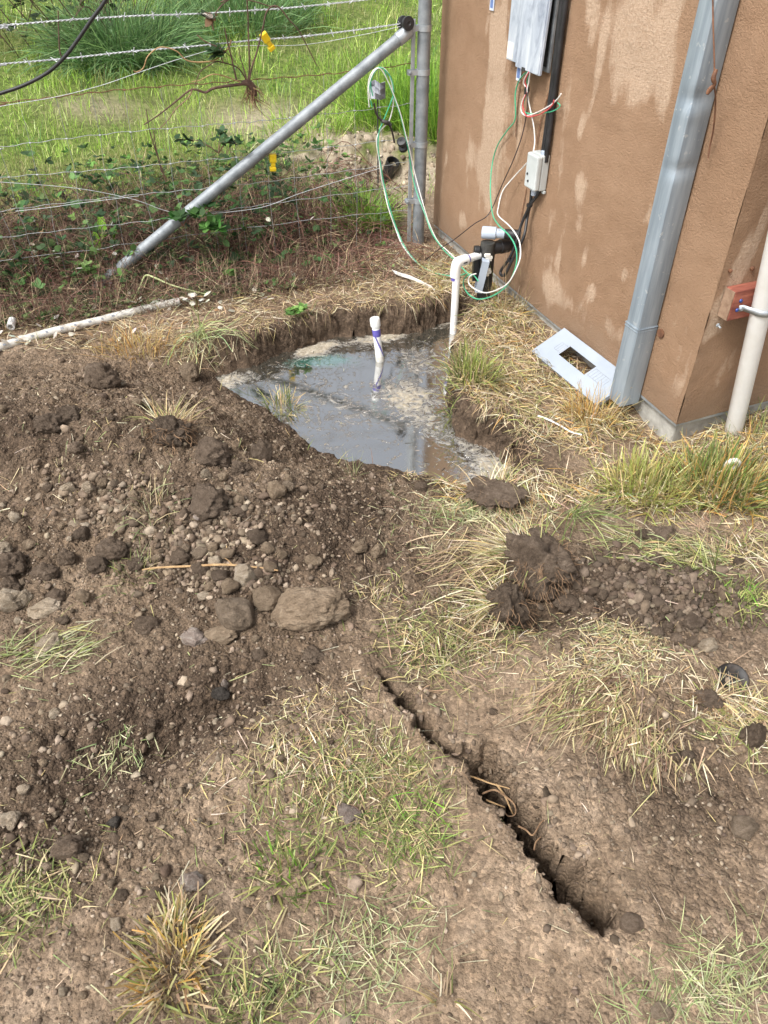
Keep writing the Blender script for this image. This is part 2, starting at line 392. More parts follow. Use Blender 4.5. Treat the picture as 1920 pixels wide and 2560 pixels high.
def soil():
    m, t, b = nodes('soil'); v = coords(t)
    n1 = noise(t, 3.5, 6, .62, v); n2 = noise(t, 22, 5, .65, v); n3 = noise(t, 140, 4, .65, v); n4 = noise(t, 420, 2, .6, v)
    def vor(scale):
        wv = N(t, 'ShaderNodeVectorMath'); wv.operation = 'ADD'; t.links.new(v, wv.inputs[0])
        dn = N(t, 'ShaderNodeTexNoise'); dn.inputs['Scale'].default_value = scale*.8; t.links.new(v, dn.inputs['Vector'])
        sc = N(t, 'ShaderNodeVectorMath'); sc.operation = 'SCALE'; sc.inputs['Scale'].default_value = .9/scale; t.links.new(dn.outputs['Color'], sc.inputs[0]); t.links.new(sc.outputs[0], wv.inputs[1])
        q = N(t, 'ShaderNodeTexVoronoi'); q.inputs['Scale'].default_value = scale; t.links.new(wv.outputs[0], q.inputs['Vector']); return q
    va = vor(48); vb = vor(125)
    dry = ramp(t, [(.28, (.130, .092, .062)), (.50, (.24, .178, .124)), (.72, (.40, .312, .23))], mth(t, 'ADD', mth(t, 'MULTIPLY', n1, .45), mth(t, 'MULTIPLY', n2, .55)))
    wet = ramp(t, [(.30, (.047, .033, .023)), (.55, (.100, .072, .051)), (.75, (.170, .126, .092))], n2)
    damp_shade = attr(t, 'damp_shade')
    dm = mth(t, 'ADD', damp_shade, mth(t, 'MULTIPLY_ADD', n2, .7), True); dm.node.inputs[1].links[0].from_node.inputs[2].default_value = -.35
    c = mixc(t, dm, dry, wet)
    ca = N(t, 'ShaderNodeSeparateColor'); t.links.new(va.outputs['Color'], ca.inputs[0]); cbn = N(t, 'ShaderNodeSeparateColor'); t.links.new(vb.outputs['Color'], cbn.inputs[0])
    c = mixc(t, .32, c, ramp(t, [(0, (.62, .61, .60)), (1, (1.38, 1.36, 1.33))], ca.outputs[0]), 'MULTIPLY')
    c = mixc(t, .5, c, ramp(t, [(0, (.55, .54, .53)), (.8, (1.25, 1.23, 1.2)), (1, (1.9, 1.85, 1.75))], cbn.outputs[0]), 'MULTIPLY')
    c = mixc(t, .55, c, ramp(t, [(.28, (.50, .48, .46)), (.50, (1, 1, 1)), (.74, (1.5, 1.47, 1.42))], n3), 'MULTIPLY')
    c = mixc(t, .35, c, ramp(t, [(.33, (.55, .53, .5)), (.66, (1.4, 1.38, 1.35))], n4), 'MULTIPLY')
    sandy = attr(t, 'sandy')
    c = mixc(t, sandy, c, ramp(t, [(.3, (.27, .215, .155)), (.65, (.47, .395, .30))], n2))
    green = attr(t, 'green')
    c = mixc(t, green, c, ramp(t, [(.32, (.055, .07, .022)), (.52, (.12, .17, .035)), (.70, (.22, .22, .09))], n2))  # greens darkened to paint in the shade between the hillside blades
    t.links.new(c, b.inputs['Base Color']); b.inputs['Roughness'].default_value = .95; b.inputs['Specular IOR Level'].default_value = .15
    h = mth(t, 'ADD', n2, mth(t, 'MULTIPLY', n3, .7))
    lo = attr(t, 'loose'); lw = mth(t, 'ADD', mth(t, 'MULTIPLY', lo, .85), .15)
    q = bump(t, b, h, .6, .010)
    q = bump(t, b, mth(t, 'MULTIPLY', lw, mth(t, 'SUBTRACT', 1.0, va.outputs['Distance'])), .5, .014, q)
    q = bump(t, b, mth(t, 'MULTIPLY', lw, mth(t, 'SUBTRACT', 1.0, vb.outputs['Distance'])), .8, .008, q); bump(t, b, n4, .5, .003, q); return m
M_SOIL = soil()
def col_mat(name, rough=.7, trans=.25, var=.25, spec=.3, bs=None):
    m, t, b = nodes(name); v = coords(t)
    c = attr(t, 'Col', 'Color')
    f = noise(t, 60, 3, .6, v)
    c = mixc(t, var, c, ramp(t, [(.3, (.5, .5, .48)), (.7, (1.5, 1.5, 1.45))], f), 'MULTIPLY')
    t.links.new(c, b.inputs['Base Color']); b.inputs['Roughness'].default_value = rough; b.inputs['Specular IOR Level'].default_value = spec
    if bs: bump(t, b, noise(t, bs, 5, .65, v), .6, .004)
    if trans:
        out = t.nodes['Material Output']; tr = N(t, 'ShaderNodeBsdfTranslucent'); t.links.new(c, tr.inputs['Color'])
        mx = N(t, 'ShaderNodeMixShader'); mx.inputs[0].default_value = trans
        t.links.new(b.outputs[0], mx.inputs[1]); t.links.new(tr.outputs[0], mx.inputs[2]); t.links.new(mx.outputs[0], out.inputs['Surface'])
    return m
M_BLADE = col_mat('grass_blades', .55, .30, .25, .35)
M_STRAW = col_mat('dry_straw', .75, .12, .35, .25)
M_LEAF = col_mat('leaves', .6, .25, .3, .22)
M_PEBBLE = col_mat('pebbles', .92, 0, .5, .2, 160)
def stone_mat(name, lo, mid, hi, sc=1.0):
    m, t, b = nodes(name); v = coords(t)
    oi = N(t, 'ShaderNodeObjectInfo')
    ad = N(t, 'ShaderNodeVectorMath'); ad.operation = 'ADD'; t.links.new(v, ad.inputs[0])
    cb = N(t, 'ShaderNodeCombineXYZ'); t.links.new(mth(t, 'MULTIPLY', oi.outputs['Random'], 30), cb.inputs[0]); t.links.new(cb.outputs[0], ad.inputs[1]); v = ad.outputs[0]
    n1 = noise(t, 1.6*sc, 6, .65, v); n2 = noise(t, 7*sc, 6, .75, v); n3 = noise(t, 34*sc, 4, .7, v)
    f = mth(t, 'ADD', mth(t, 'MULTIPLY', n1, .5), mth(t, 'MULTIPLY', n2, .5))
    c = ramp(t, [(.36, lo), (.50, mid), (.66, hi)], f)
    c = mixc(t, .5, c, ramp(t, [(.30, (.5, .48, .46)), (.68, (1.4, 1.38, 1.34))], n3), 'MULTIPLY')
    c = mixc(t, 1.0, c, ramp(t, [(0, (.78, .78, .78)), (1, (1.15, 1.15, 1.15))], oi.outputs['Random']), 'MULTIPLY')
    t.links.new(c, b.inputs['Base Color']); b.inputs['Roughness'].default_value = .93; b.inputs['Specular IOR Level'].default_value = .2
    q = bump(t, b, n2, .9, .014*1.4); bump(t, b, n3, .9, .006, q); return m
M_ROCK = {'tan': stone_mat('tan_stone', (.19, .138, .092), (.32, .24, .164), (.46, .365, .265)),
          'pale': stone_mat('pale_stone', (.28, .215, .148), (.45, .365, .268), (.62, .53, .42)),
          'grey': stone_mat('grey_stone', (.165, .123, .085), (.28, .214, .152), (.40, .32, .24)),
          'brown': stone_mat('brown_clod', (.115, .083, .058), (.19, .141, .102), (.28, .217, .163)),
          'dark': stone_mat('dark_clod', (.105, .076, .054), (.165, .123, .090), (.24, .186, .14)),
          'pink': stone_mat('pinkish_stone', (.23, .172, .14), (.37, .30, .255), (.58, .52, .46)),
          'slate': stone_mat('dark_grey_stone', (.05, .043, .036), (.095, .082, .07), (.16, .14, .12))}
def water_mat():
    m, t, b = nodes('murky_water'); v = coords(t)
    n1 = noise(t, 7, 7, .65, v, 1.2); n2 = noise(t, 75, 5, .7, v); n3 = noise(t, 11, 8, .72, v, 3.5); n4 = noise(t, 38, 6, .7, v, 1.5)
    scum = attr(t, 'scum'); teal = attr(t, 'teal')
    mr = N(t, 'ShaderNodeMapRange'); mr.inputs['From Min'].default_value = .46; mr.inputs['From Max'].default_value = .84
    e = mth(t, 'ADD', scum, mth(t, 'SUBTRACT', mth(t, 'ADD', mth(t, 'MULTIPLY', n3, 1.7), mth(t, 'MULTIPLY', n4, .9)), 1.12)); t.links.new(e, mr.inputs['Value'])
    film = mth(t, 'MULTIPLY', mr.outputs[0], .92)
    c = mixc(t, n1, (.030, .031, .025), (.060, .060, .048))
    tm = N(t, 'ShaderNodeMapRange'); tm.inputs['From Min'].default_value = .45; tm.inputs['From Max'].default_value = .75
    t.links.new(mth(t, 'ADD', teal, mth(t, 'SUBTRACT', mth(t, 'MULTIPLY', n3, 1.4), .7)), tm.inputs['Value'])
    c = mixc(t, mth(t, 'MULTIPLY', tm.outputs[0], .75), c, (.02, .17, .13))
    c = mixc(t, film, c, ramp(t, [(.3, (.20, .165, .12)), (.5, (.38, .33, .25)), (.68, (.58, .53, .43))], n2))
    t.links.new(c, b.inputs['Base Color'])
    rr = N(t, 'ShaderNodeMapRange'); rr.inputs['To Min'].default_value = .025; rr.inputs['To Max'].default_value = .75
    t.links.new(mr.outputs[0], rr.inputs['Value']); t.links.new(rr.outputs[0], b.inputs['Roughness'])
    ii = N(t, 'ShaderNodeMapRange'); ii.inputs['To Min'].default_value = 6.6; ii.inputs['To Max'].default_value = 1.4
    t.links.new(mr.outputs[0], ii.inputs['Value']); t.links.new(ii.outputs[0], b.inputs['IOR'])
    q = bump(t, b, n1, .05, .004); q = bump(t, b, n4, .04, .002, q); bump(t, b, mth(t, 'MULTIPLY', mr.outputs[0], n2), .6, .006, q); return m
M_WATER = water_mat()

# ---------------------------------------------------------------- ground: one sheet, fine near the camera, reaching the horizon
def axis(lo, hi, step, far, g=1.12):
    a = list(np.arange(lo, hi, step)); d = step; x = a[-1]
    while x < far: d *= g; x += d; a.append(x)
    d = step; x = a[0]; b = []
    while x > -far: d *= g; x -= d; b.append(x)
    return np.array(b[::-1]+a)
gx = axis(-1.95, 1.75, .0062, 300)
ys = [.34]
while ys[-1] < 4.4: ys.append(ys[-1]+.0045+.0011*(ys[-1]-.34))
d_ = .012
while ys[-1] < 300: d_ *= 1.04 if ys[-1] < 14 else 1.2; ys.append(ys[-1]+d_)
yb = [.34]; d_ = .02
while yb[-1] > -60: d_ *= 1.3; yb.append(yb[-1]-d_)
gy = np.array(yb[:0:-1]+ys)
GX, GY = np.meshgrid(gx, gy); GZ = H(GX, GY)
s_ = hill_s(GX, GY); loose_ = loose_mask(GX, GY)
pd_ = poly_sd(GX, GY, PIT); cd_, ct_ = line_d(GX, GY, CRACK)
damp_shade = .72*loose_*(.80+.6*fbm(GX, GY, .35, 2, 71)) + .28*fbm(GX, GY, .45, 2, 74) + .9*sstep(.22, .0, pd_) + .35*sstep(.06, .0, cd_) + .8*gauss(GX, GY, HOLLOW, .4, .16, .55) + .10
damp_shade -= .55*gauss(GX, GY, (-0.3625, 0.9197, 0), .35, .10, .6) + .35*gauss(GX, GY, (0.2863, 0.5826, 0), .25, .15) + .3*gauss(GX, GY, (0.4501, 0.816, 0), .12, .10) + .35*gauss(GX, GY, (-1.055, 2.481, 0.1), .7, .12) + .4*gauss(GX, GY, (-0.7985, 0.8714, 0), .3, .1)
damp_shade += .5*gauss(GX, GY, (0.68, 0.8905, 0), .22, .14) + .3*gauss(GX, GY, (-0.4074, 0.5335, 0), .2, .2)+.35*gauss(GX, GY, (-0.074, 1.753, 0), .2, .3)
damp_shade += .55*gauss(GX, GY, LOOSE, .36, .18)
damp_shade = np.clip(damp_shade, 0, 1)
sandy = np.clip(gauss(GX, GY, (BURROW[0]-.10, BURROW[1]+.05), .62, .50)*1.5*(.75+1.1*fbm(GX, GY, .16, 3, 77)) + .8*gauss(GX, GY, (-0.8841, 5.788, 0.1693), .5, .4) + .7*gauss(GX, GY, (-2.003, 5.892, 0.2324), .35, .3), 0, 1)
green = sstep(.6, 1.3, s_)*(1-.9*sandy)
damp_shade = np.clip(damp_shade+.85*sstep(1.0, .45, s_)*sstep(-.42, -.22, s_)*sstep(.05, .5, (GX-FEN_P[0])*-.95235+(GY-FEN_P[1])*-.30501), 0, 1)  # besides damp soil: shade under the brambles painted into the ground colour
g0, g1 = np.gradient(GZ, gy, gx); stp = sstep(.7, 2.2, np.hypot(g0, g1))*(s_ < .3)
for sc_, am_, sd1 in ((.045, .016, 1), (.020, .009, 5), (.010, .004, 9)):
    GXn = perlin((GX-GY)/sc_+GZ/sc_*.3, GZ/sc_*1.1+GY/sc_*.5, 300+sd1); GYn = perlin((GX+GY)/sc_, GZ/sc_*1.1-GX/sc_*.4, 301+sd1)
    if sd1 == 1: DX = am_*GXn; DY = am_*GYn
    else: DX = DX+am_*GXn; DY = DY+am_*GYn
nV = np.stack([GX+DX*stp, GY+DY*stp, GZ], -1).reshape(-1, 3)
nr, nc = GX.shape; idx = np.arange(nr*nc).reshape(nr, nc)
Fq = np.stack([idx[:-1, :-1], idx[:-1, 1:], idx[1:, 1:], idx[1:, :-1]], -1).reshape(-1, 4)
ground = link('ground', np_mesh('ground', nV, Fq, attrs={'damp_shade': damp_shade, 'sandy': sandy, 'green': green, 'loose': np.clip(loose_+.5*sstep(.3, -.2, fbm(GX, GY, .25, 2, 57)), 0, 1)}), M_SOIL)
tag(ground, 'bare brown earth sloping up to a grassy hillside', kind='structure')
# water filling the pit
wx = np.arange(-1.1, .95, .012); wy = np.arange(1.75, 3.85, .012)
WX, WY = np.meshgrid(wx, wy); wd = poly_sd(WX, WY, PIT)
back = sstep(.30, .0, wd+.30) * 0
def near_line(P, w):
    d, _ = line_d(WX, WY, P); return np.exp(-(d/w)**2)
scum = .40*near_line([(-0.6651, 2.771, -0.085), (-0.5313, 2.901, -0.085), (-0.3699, 3.021, -0.085), (-0.1624, 3.13, -0.085), (0.0729, 3.175, -0.085), (0.3175, 3.291, -0.085)], .06) + .26*near_line([(-0.5548, 2.951, -0.085), (-0.2863, 3.093, -0.085), (-0.018, 3.13, -0.085)], .11)
scum *= np.clip(.55+1.5*fbm(WX, WY, .22, 3, 205), 0, 1.25)
scum += .25*near_line([(-0.0331, 2.755, -0.085), (0.0813, 2.678, -0.085), (0.1417, 2.546, -0.085), (0.2129, 2.41, -0.085), (0.3236, 2.282, -0.085), (0.4329, 2.151, -0.085)], .075) + .22*gauss(WX, WY, (0.081, 2.663, -0.085), .17, .12) + .34*gauss(WX, WY, (0.3928, 2.174, -0.085), .13, .08) + .26*gauss(WX, WY, (0.156, 2.951, -0.085), .14, .14)
scum -= .35*gauss(WX, WY, (-0.0414, 2.755, -0.085), .10, .16)
scum += .20*gauss(WX, WY, (-0.1287, 2.633, -0.085), .34, .26) + .10
teal = .75*gauss(WX, WY, (-0.3281, 2.934, -0.085), .16, .06, .2) + .45*gauss(WX, WY, (-0.1727, 2.934, -0.085), .16, .10)
WZ = np.full(WX.shape, WATER_Z)
inside = (wd < .07)
ok = inside[:-1, :-1] & inside[1:, :-1] & inside[:-1, 1:] & inside[1:, 1:]
nr, nc = WX.shape; idx = np.arange(nr*nc).reshape(nr, nc)
Fw = np.stack([idx[:-1, :-1], idx[:-1, 1:], idx[1:, 1:], idx[1:, :-1]], -1)[ok]
used = np.unique(Fw); rem = -np.ones(nr*nc, int); rem[used] = np.arange(len(used))
Vw = np.stack([WX, WY, WZ], -1).reshape(-1, 3)[used]
water = link('water', np_mesh('water', Vw, rem[Fw], attrs={'scum': np.clip(scum, 0, 1.2).ravel()[used], 'teal': teal.ravel()[used]}), M_WATER)
tag(water, 'murky scummy water standing in the dug pit', kind='structure')
SURF = H

# ---------------------------------------------------------------- pump house and what hangs on it
A_ = (1.0294, 2.2489); E_ = np.array((-.37142, .92846)); NL = np.array((-.92846, -.37142)); HRZ = math.atan2(-.92846, .37142)
def loc_u(p): return -((p[0]-A_[0])*E_[0]+(p[1]-A_[1])*E_[1])
house = thing('pump_house', 'small tan stucco pump house with pale mineral streaks on its walls', 'building', (A_[0], A_[1], 0), HRZ)
LW, DW, ZB, ZT = 2.057, 2.4, .06, 2.35
def wall_panel(name, length, left, patches, parent):
    us = np.linspace(0, length, int(length/.013)); zs = np.linspace(ZB, ZT, int((ZT-ZB)/.013))
    U, Z = np.meshgrid(us, zs)
    pale = np.zeros_like(U)+.06
    for (pu, pz, su, sz, am) in patches:
        pale += am*(.95 if am > 0 else 1)*np.exp(-((U-pu)/su)**2-((Z-pz)/sz)**2)
    pale += .42*np.clip(fbm(U*3.2, Z*.75, .55, 4, 91 if left else 95), -1, 1)*.9
    pale += .12*perlin(U*22, Z*3.0, 97)
    relief = .0035*fbm(U, Z, .25, 3, 93)+.0012*fbm(U, Z, .03, 2, 94)
    if left: V = np.stack([-U, relief*0+relief, Z], -1)
    else: V = np.stack([-relief, U, Z], -1)
    V = V.reshape(-1, 3); nr, nc = U.shape; idx = np.arange(nr*nc).reshape(nr, nc)
    F_ = np.stack([idx[:-1, :-1], idx[:-1, 1:], idx[1:, 1:], idx[1:, :-1]], -1).reshape(-1, 4)
    if left: F_ = F_[:, ::-1]
    low = V[:nc].copy(); low[:, 1 if left else 0] += .10*(1 if left else -1)
    n0 = len(V); V = np.concatenate([V, low]); bi = np.arange(nc)
    Fb = np.stack([bi[:-1], bi[1:], n0+bi[1:], n0+bi[:-1]], -1)
    if not left: Fb = Fb[:, ::-1]
    me = np_mesh(name, V, np.concatenate([F_, Fb[:, ::-1]]), attrs={'pale': np.concatenate([pale.ravel(), np.zeros(nc)])}, smooth=True)
    me.set_sharp_from_angle(angle=R_(40))
    return link(name, me, M_STUCCO, parent)
PL = [(-loc_u(p), p[2], su, sz, am) for p, su, sz, am in [
    ((0.4574, 3.679, 1.05), .11, .16, .75), ((0.4671, 3.655, 0.7747), .13, .26, .65), ((0.4645, 3.661, 0.4769), .10, .15, .65), ((0.545, 3.46, 0.744), .07, .22, .45),
    ((0.7711, 2.895, 1.167), .16, .18, .7), ((0.8409, 2.72, 1.109), .12, .20, .65), ((0.7033, 3.064, 1.165), .06, .25, .5), ((0.7349, 2.985, 1.049), .025, .2, .6), ((0.8176, 2.779, 0.996), .035, .08, .5), ((0.8724, 2.641, 1.015), .03, .09, .6),
    ((0.7159, 3.033, 0.8095), .022, .07, .6), ((0.7383, 2.977, 0.6294), .06, .07, .75), ((0.7502, 2.947, 0.5056), .040, .07, .75), ((0.774, 2.887, 0.4045), .035, .08, .75), ((0.7103, 3.047, 0.3217), .02, .05, .45),
    ((0.8848, 2.61, 0.8362), .035, .12, .6), ((0.8943, 2.587, 0.666), .04, .05, .6), ((0.7299, 2.998, 0.1885), .17, .07, .7), ((0.8054, 2.809, 0.2938), .05, .05, .7), ((0.8663, 2.657, 0.2034), .08, .05, .5),
    ((0.3121, 4.042, 0.4267), .02, .05, .6), ((0.4102, 3.797, 0.5067), .05, .07, .5), ((0.4056, 3.808, 0.1857), .10, .045, .6), ((0.6483, 3.202, 1.157), .03, .3, .5), ((0.8664, 2.657, 0.4259), .02, .04, .4), ((0.307, 4.055, 0.978), .3, .3, -.35), ((0.8228, 2.765, 0.7648), .14, .2, -.35)]]
PR = [(su_, p[2], su, sz, am) for su_, p, su, sz, am in [
    (.07, (1.022, 2.246, 0.6202), .035, .07, .7), (.04, (0.9907, 2.233, 0.495), .04, .06, .7), (.10, (1.028, 2.248, 0.7651), .02, .10, .7), (.03, (0.9945, 2.235, 0.4111), .03, .03, .5), (.3, (0, 0, 1.2), .12, .4, .4)]]
wl = wall_panel('wall', LW, True, PL, house); wl['label'] = 'left stucco wall with wiring'
wr = wall_panel('wall', DW, False, PR, house); wr['label'] = 'right stucco wall behind the white conduit'
box('rear_wall', (-LW, .02, ZB+.004), (-.02, DW, ZT), M_STUCCO, house)
fd = box('foundation', (-LW+.02, .022, -.25), (-.022, DW-.02, ZB-.003), M_CONCRETE, house, .006)
rf = box('roof', (-LW-.14, -.14, ZT), (.14, DW+.14, ZT+.09), M_GALVDARK, house, .01)
# flashing lip under the stucco
box('weep_screed', (-LW+.006, .004, ZB-.012), (-.004, .020, ZB-.0015), M_GALV, house)
box('weep_screed', (-.020, .022, ZB-.012), (-.004, DW-.02, ZB-.0015), M_GALV, house)
for p, r in (((1.057, 2.26, 0.6191), .006), ((1.138, 2.292, 0.6127), .007), ((1.213, 2.322, 0.5106), .003)):
    o = lathe('anchor_stub', [(0, -.01), (r, -.008), (r, .006), (r*.6, .008), (0, .008)], M_RUST, None, 10, along(p, (p[0]+.37, p[1]-.93, p[2]))); world_child(o, house)
def streak(P, w):
    V = []; F_ = []
    pts = smooth_path(P, 8)
    for i, q in enumerate(pts):
        ww = w*(.5+.7*random.random())
        for s in (-1, 1): V.append((q[0]-E_[0]*ww*s, q[1]-E_[1]*ww*s, q[2]))
        if i: F_.append((2*i-2, 2*i-1, 2*i+1, 2*i))
    return world_child(link('rust_streak', np_mesh('rust_streak', V, F_), M_RUST), house)
streak([(0.5445, 3.445, 0.9011), (0.543, 3.449, 0.8212), (0.5443, 3.445, 0.7476), (0.5472, 3.438, 0.6838)], .0035)
streak([(0.6237, 3.247, 0.8914), (0.6179, 3.262, 0.8285), (0.6118, 3.277, 0.775), (0.6098, 3.282, 0.7002)], .0035)
streak([(0.5954, 3.318, 0.5182), (0.5937, 3.322, 0.4677), (0.5907, 3.329, 0.4149), (0.5894, 3.333, 0.371)], .003)

def on_wall(name, label, cat, u, z, group=None):
    return thing(name, label, cat, (A_[0]-E_[0]*u, A_[1]-E_[1]*u, z), HRZ, group)
# electrical panel
ep = on_wall('electrical_panel', 'weathered zinc electrical panel with its cover hanging loose on the wall', 'electrical panel', -1.22, .957)
bm = bmesh.new()
add_box(bm, (-.158, -.013, 0), (.135, -.0045, .014)); add_box(bm, (-.158, -.013, .786), (.135, -.0045, .80)); add_box(bm, (.120, -.013, .014), (.135, -.0045, .786)); add_box(bm, (-.158, -.013, .014), (-.143, -.0045, .786))
link('flange', bm_mesh('flange', bm), M_GALVDARK, ep)
box('recess_shade', (-.1425, -.009, .0145), (.1195, -.0045, .7855), M_INSIDE, ep)  # thin near-black sheet painting the shade of the recess behind the cover
cl = box('side_cover', (-.156, -.032, -.002), (-.040, -.020, .80), M_COVER, ep, .002)
bm = bmesh.new(); add_box(bm, (0, -.006, 0), (.172, .006, .82)); add_box(bm, (.158, -.010, .004), (.168, -.0061, .816))
bmesh.ops.bevel(bm, geom=bm.edges[:]+bm.verts[:], offset=.002, segments=2, affect='EDGES')
door = link('cover', bm_mesh('cover', bm), M_COVER, ep); door.location = (-.036, -.052, -.006); door.rotation_euler = (R_(-1.6), R_(.6), R_(2))
box('latch_tab', (.055, -.011, -.003), (.073, -.0062, .009), M_INSIDE, door)
box('paper_label', (-.152, -.0335, .004), (-.105, -.0323, .06), M_CARD, ep)
for px, hh, lab in (((0.4434, 3.714, 1.117), .05, 'blue and white sticker on the stucco beside the zinc panel'), ((0.5425, 3.466, 0.9153), .055, 'blue and white tag just under the zinc panel')):
    s = thing('sticker', lab, 'sticker', (px[0]+NL[0]*.003, px[1]+NL[1]*.003, px[2]), HRZ)
    box('backing', (-.017, -.003, -hh/2), (.017, -.0005, hh/2), M_STICKER, s); box('print', (-.011, -.0042, -hh*.32), (.011, -.0031, hh*.36), M_STICKERB, s)
# black feed cables down the wall
for i, (o_, lab) in enumerate(((-.010, 'black feed cable down the wall, the one nearer the zinc panel'), (.012, 'black feed cable down the wall, the outer of the two'))):
    P = [(-1.032+o_+.003*math.sin(z*9+i), -.017, z) for z in np.linspace(.66, 2.34, 12)]
    c = on_wall('feed_cable', lab, 'cable', 0, 0); tube('sheath', P, .0105, M_BLACK, c, 10, 3)
# junction box
jb = on_wall('junction_box', 'small light grey junction box on the stucco below the zinc panel', 'junction box', -1.052, .55)
box('base', (-.040, -.034, 0), (.040, -.002, .135), simple('junction_box_grey', (.44, .47, .46), (.54, .57, .56), 10, .5), jb, .004)
jl = box('lid', (-.042, -.058, .002), (.042, -.0345, .133), MATS['junction_box_grey'], jb, .006)
for z_, x_ in ((.030, -.012), (.055, -.022)): lathe('lid_screw', [(0, .003), (.004, .003), (.005, 0), (.005, -.004)], M_INSIDE, jl, 10, along((x_, -.0585, z_), (x_, -.07, z_)))
lathe('cable_hub', [(0, -.03), (.013, -.03), (.013, -.012), (.017, -.010), (.017, .002)], M_GREYPVC, jb, 14, Matrix.Translation((-.012, -.022, 0)))
lathe('cable_hub', [(.016, -.002), (.016, .012), (.012, .014), (0, .014)], M_GREYPVC, jb, 14, Matrix.Translation((.020, -.017, .135)))
box('mounting_foot', (.026, -.014, -.012), (.044, -.003, -.001), MATS['junction_box_grey'], jb, .002)

# wires
def wire(name, label, P, r, mat, sides=6, cat='wire', group=None):
    o = tube(name, P, r, mat, None, sides, 6); return tag(o, label, cat, group)
wire('green_wire', 'long green wire drooping from the zinc panel to the loop at the pipes', [(0.5466, 3.321, 0.9493), (0.538, 3.37, 0.9233), (0.5336, 3.434, 0.8863), (0.5293, 3.445, 0.838), (0.5362, 3.428, 0.7564), (0.5157, 3.479, 0.6993), (0.49, 3.544, 0.6236), (0.4783, 3.573, 0.5412), (0.4701, 3.513, 0.465), (0.4671, 3.412, 0.4199), (0.4659, 3.308, 0.4058), (0.4731, 3.182, 0.415), (0.5031, 3.053, 0.4182), (0.5185, 2.961, 0.4032), (0.5205, 2.929, 0.3485), (0.4976, 2.932, 0.2705), (0.4572, 3.006, 0.1879), (0.4067, 3.106, 0.123), (0.3706, 3.196, 0.1064), (0.3516, 3.243, 0.1294), (0.3582, 3.227, 0.1684), (0.3829, 3.192, 0.1965), (0.407, 3.159, 0.1806)], .0028, M_GREENW)
wire('white_wire', 'white wire from the grey junction box ending in the loop at the pipes', [(0.5785, 3.241, 0.6485), (0.5683, 3.321, 0.5955), (0.5496, 3.368, 0.5509), (0.5115, 3.409, 0.4768), (0.4938, 3.372, 0.4218), (0.4849, 3.287, 0.4149), (0.5095, 3.118, 0.434), (0.5291, 3.015, 0.4281), (0.5334, 2.95, 0.4121), (0.5279, 2.91, 0.3725), (0.5012, 2.923, 0.2864), (0.4685, 2.978, 0.2273), (0.4278, 3.053, 0.1769), (0.3936, 3.138, 0.1534), (0.3706, 3.196, 0.1547), (0.3728, 3.19, 0.19), (0.3946, 3.163, 0.2129)], .0028, M_WHITEW)
wire('black_wire', 'thin dark wire swooping from the zinc panel down to the bank', [(0.5561, 3.325, 0.8759), (0.5671, 3.351, 0.8031), (0.5611, 3.366, 0.7091), (0.5438, 3.409, 0.6057), (0.5209, 3.466, 0.5018), (0.507, 3.501, 0.4345), (0.4838, 3.505, 0.3647), (0.4578, 3.489, 0.3348), (0.4159, 3.513, 0.2989), (0.3736, 3.538, 0.2527), (0.323, 3.584, 0.1898), (0.2717, 3.632, 0.1339), (0.2035, 3.721, 0.0367)], .0022, M_BLACKW)
wire('white_wire', 'white wire hanging from the zinc panel into the top of the junction box', [(0.5544, 3.302, 0.9505), (0.5573, 3.321, 0.9125), (0.5554, 3.326, 0.8839), (0.5732, 3.336, 0.8254), (0.5902, 3.293, 0.7665), (0.5987, 3.272, 0.7133), (0.5928, 3.246, 0.6802)], .0026, M_WHITEW)
wire('white_wire', 'white pigtail wire with a bare end curled over the black cables', [(0.549, 3.315, 0.9478), (0.5431, 3.357, 0.9052), (0.5575, 3.348, 0.8779), (0.5476, 3.373, 0.8312), (0.548, 3.372, 0.7996), (0.563, 3.334, 0.7912), (0.5925, 3.26, 0.8204), (0.6235, 3.183, 0.8622), (0.6401, 3.141, 0.8946), (0.6471, 3.124, 0.9157)], .0026, M_WHITEW)
wire('red_wire', 'red pigtail wire curled over the black cables', [(0.5499, 3.302, 0.9504), (0.546, 3.339, 0.9117), (0.5574, 3.337, 0.8801), (0.5503, 3.355, 0.8423), (0.5516, 3.352, 0.8144), (0.5653, 3.318, 0.7923), (0.594, 3.246, 0.8154), (0.6164, 3.19, 0.8455), (0.6278, 3.161, 0.8699), (0.6302, 3.155, 0.8874)], .0026, M_REDW)
wire('green_wire', 'green pigtail wire curled over the black cables', [(0.5545, 3.309, 0.9462), (0.5537, 3.339, 0.9117), (0.5607, 3.348, 0.8778), (0.5542, 3.364, 0.8331), (0.5555, 3.361, 0.805), (0.5711, 3.322, 0.8013), (0.6012, 3.247, 0.8208), (0.6295, 3.176, 0.8433), (0.6462, 3.134, 0.8654), (0.6492, 3.127, 0.8765), (0.6425, 3.143, 0.8808)], .0024, M_GREENW)
tp = thing('cable_tie', 'black tape wrapped round the wires below the zinc panel', 'tape', (0.5575, 3.348, 0.8779))
lathe('wrap', [(0, -.012), (.009, -.012), (.011, 0), (.009, .012), (0, .012)], M_BLACK, tp, 10)
wire('black_cable', 'black cable doubled into a hanging loop under the junction box', [(0.602, 3.237, 0.5447), (0.6036, 3.233, 0.5142), (0.6023, 3.236, 0.476), (0.5782, 3.242, 0.3925), (0.5641, 3.224, 0.3315), (0.5418, 3.225, 0.2556), (0.5188, 3.256, 0.194), (0.5136, 3.256, 0.1741), (0.5207, 3.238, 0.1709), (0.5316, 3.224, 0.186), (0.5491, 3.207, 0.2473), (0.586, 3.196, 0.3578), (0.5999, 3.242, 0.4212), (0.6045, 3.23, 0.4779), (0.6244, 3.208, 0.5274), (0.6343, 3.21, 0.5534)], .0065, M_BLACK, 8, 'cable')
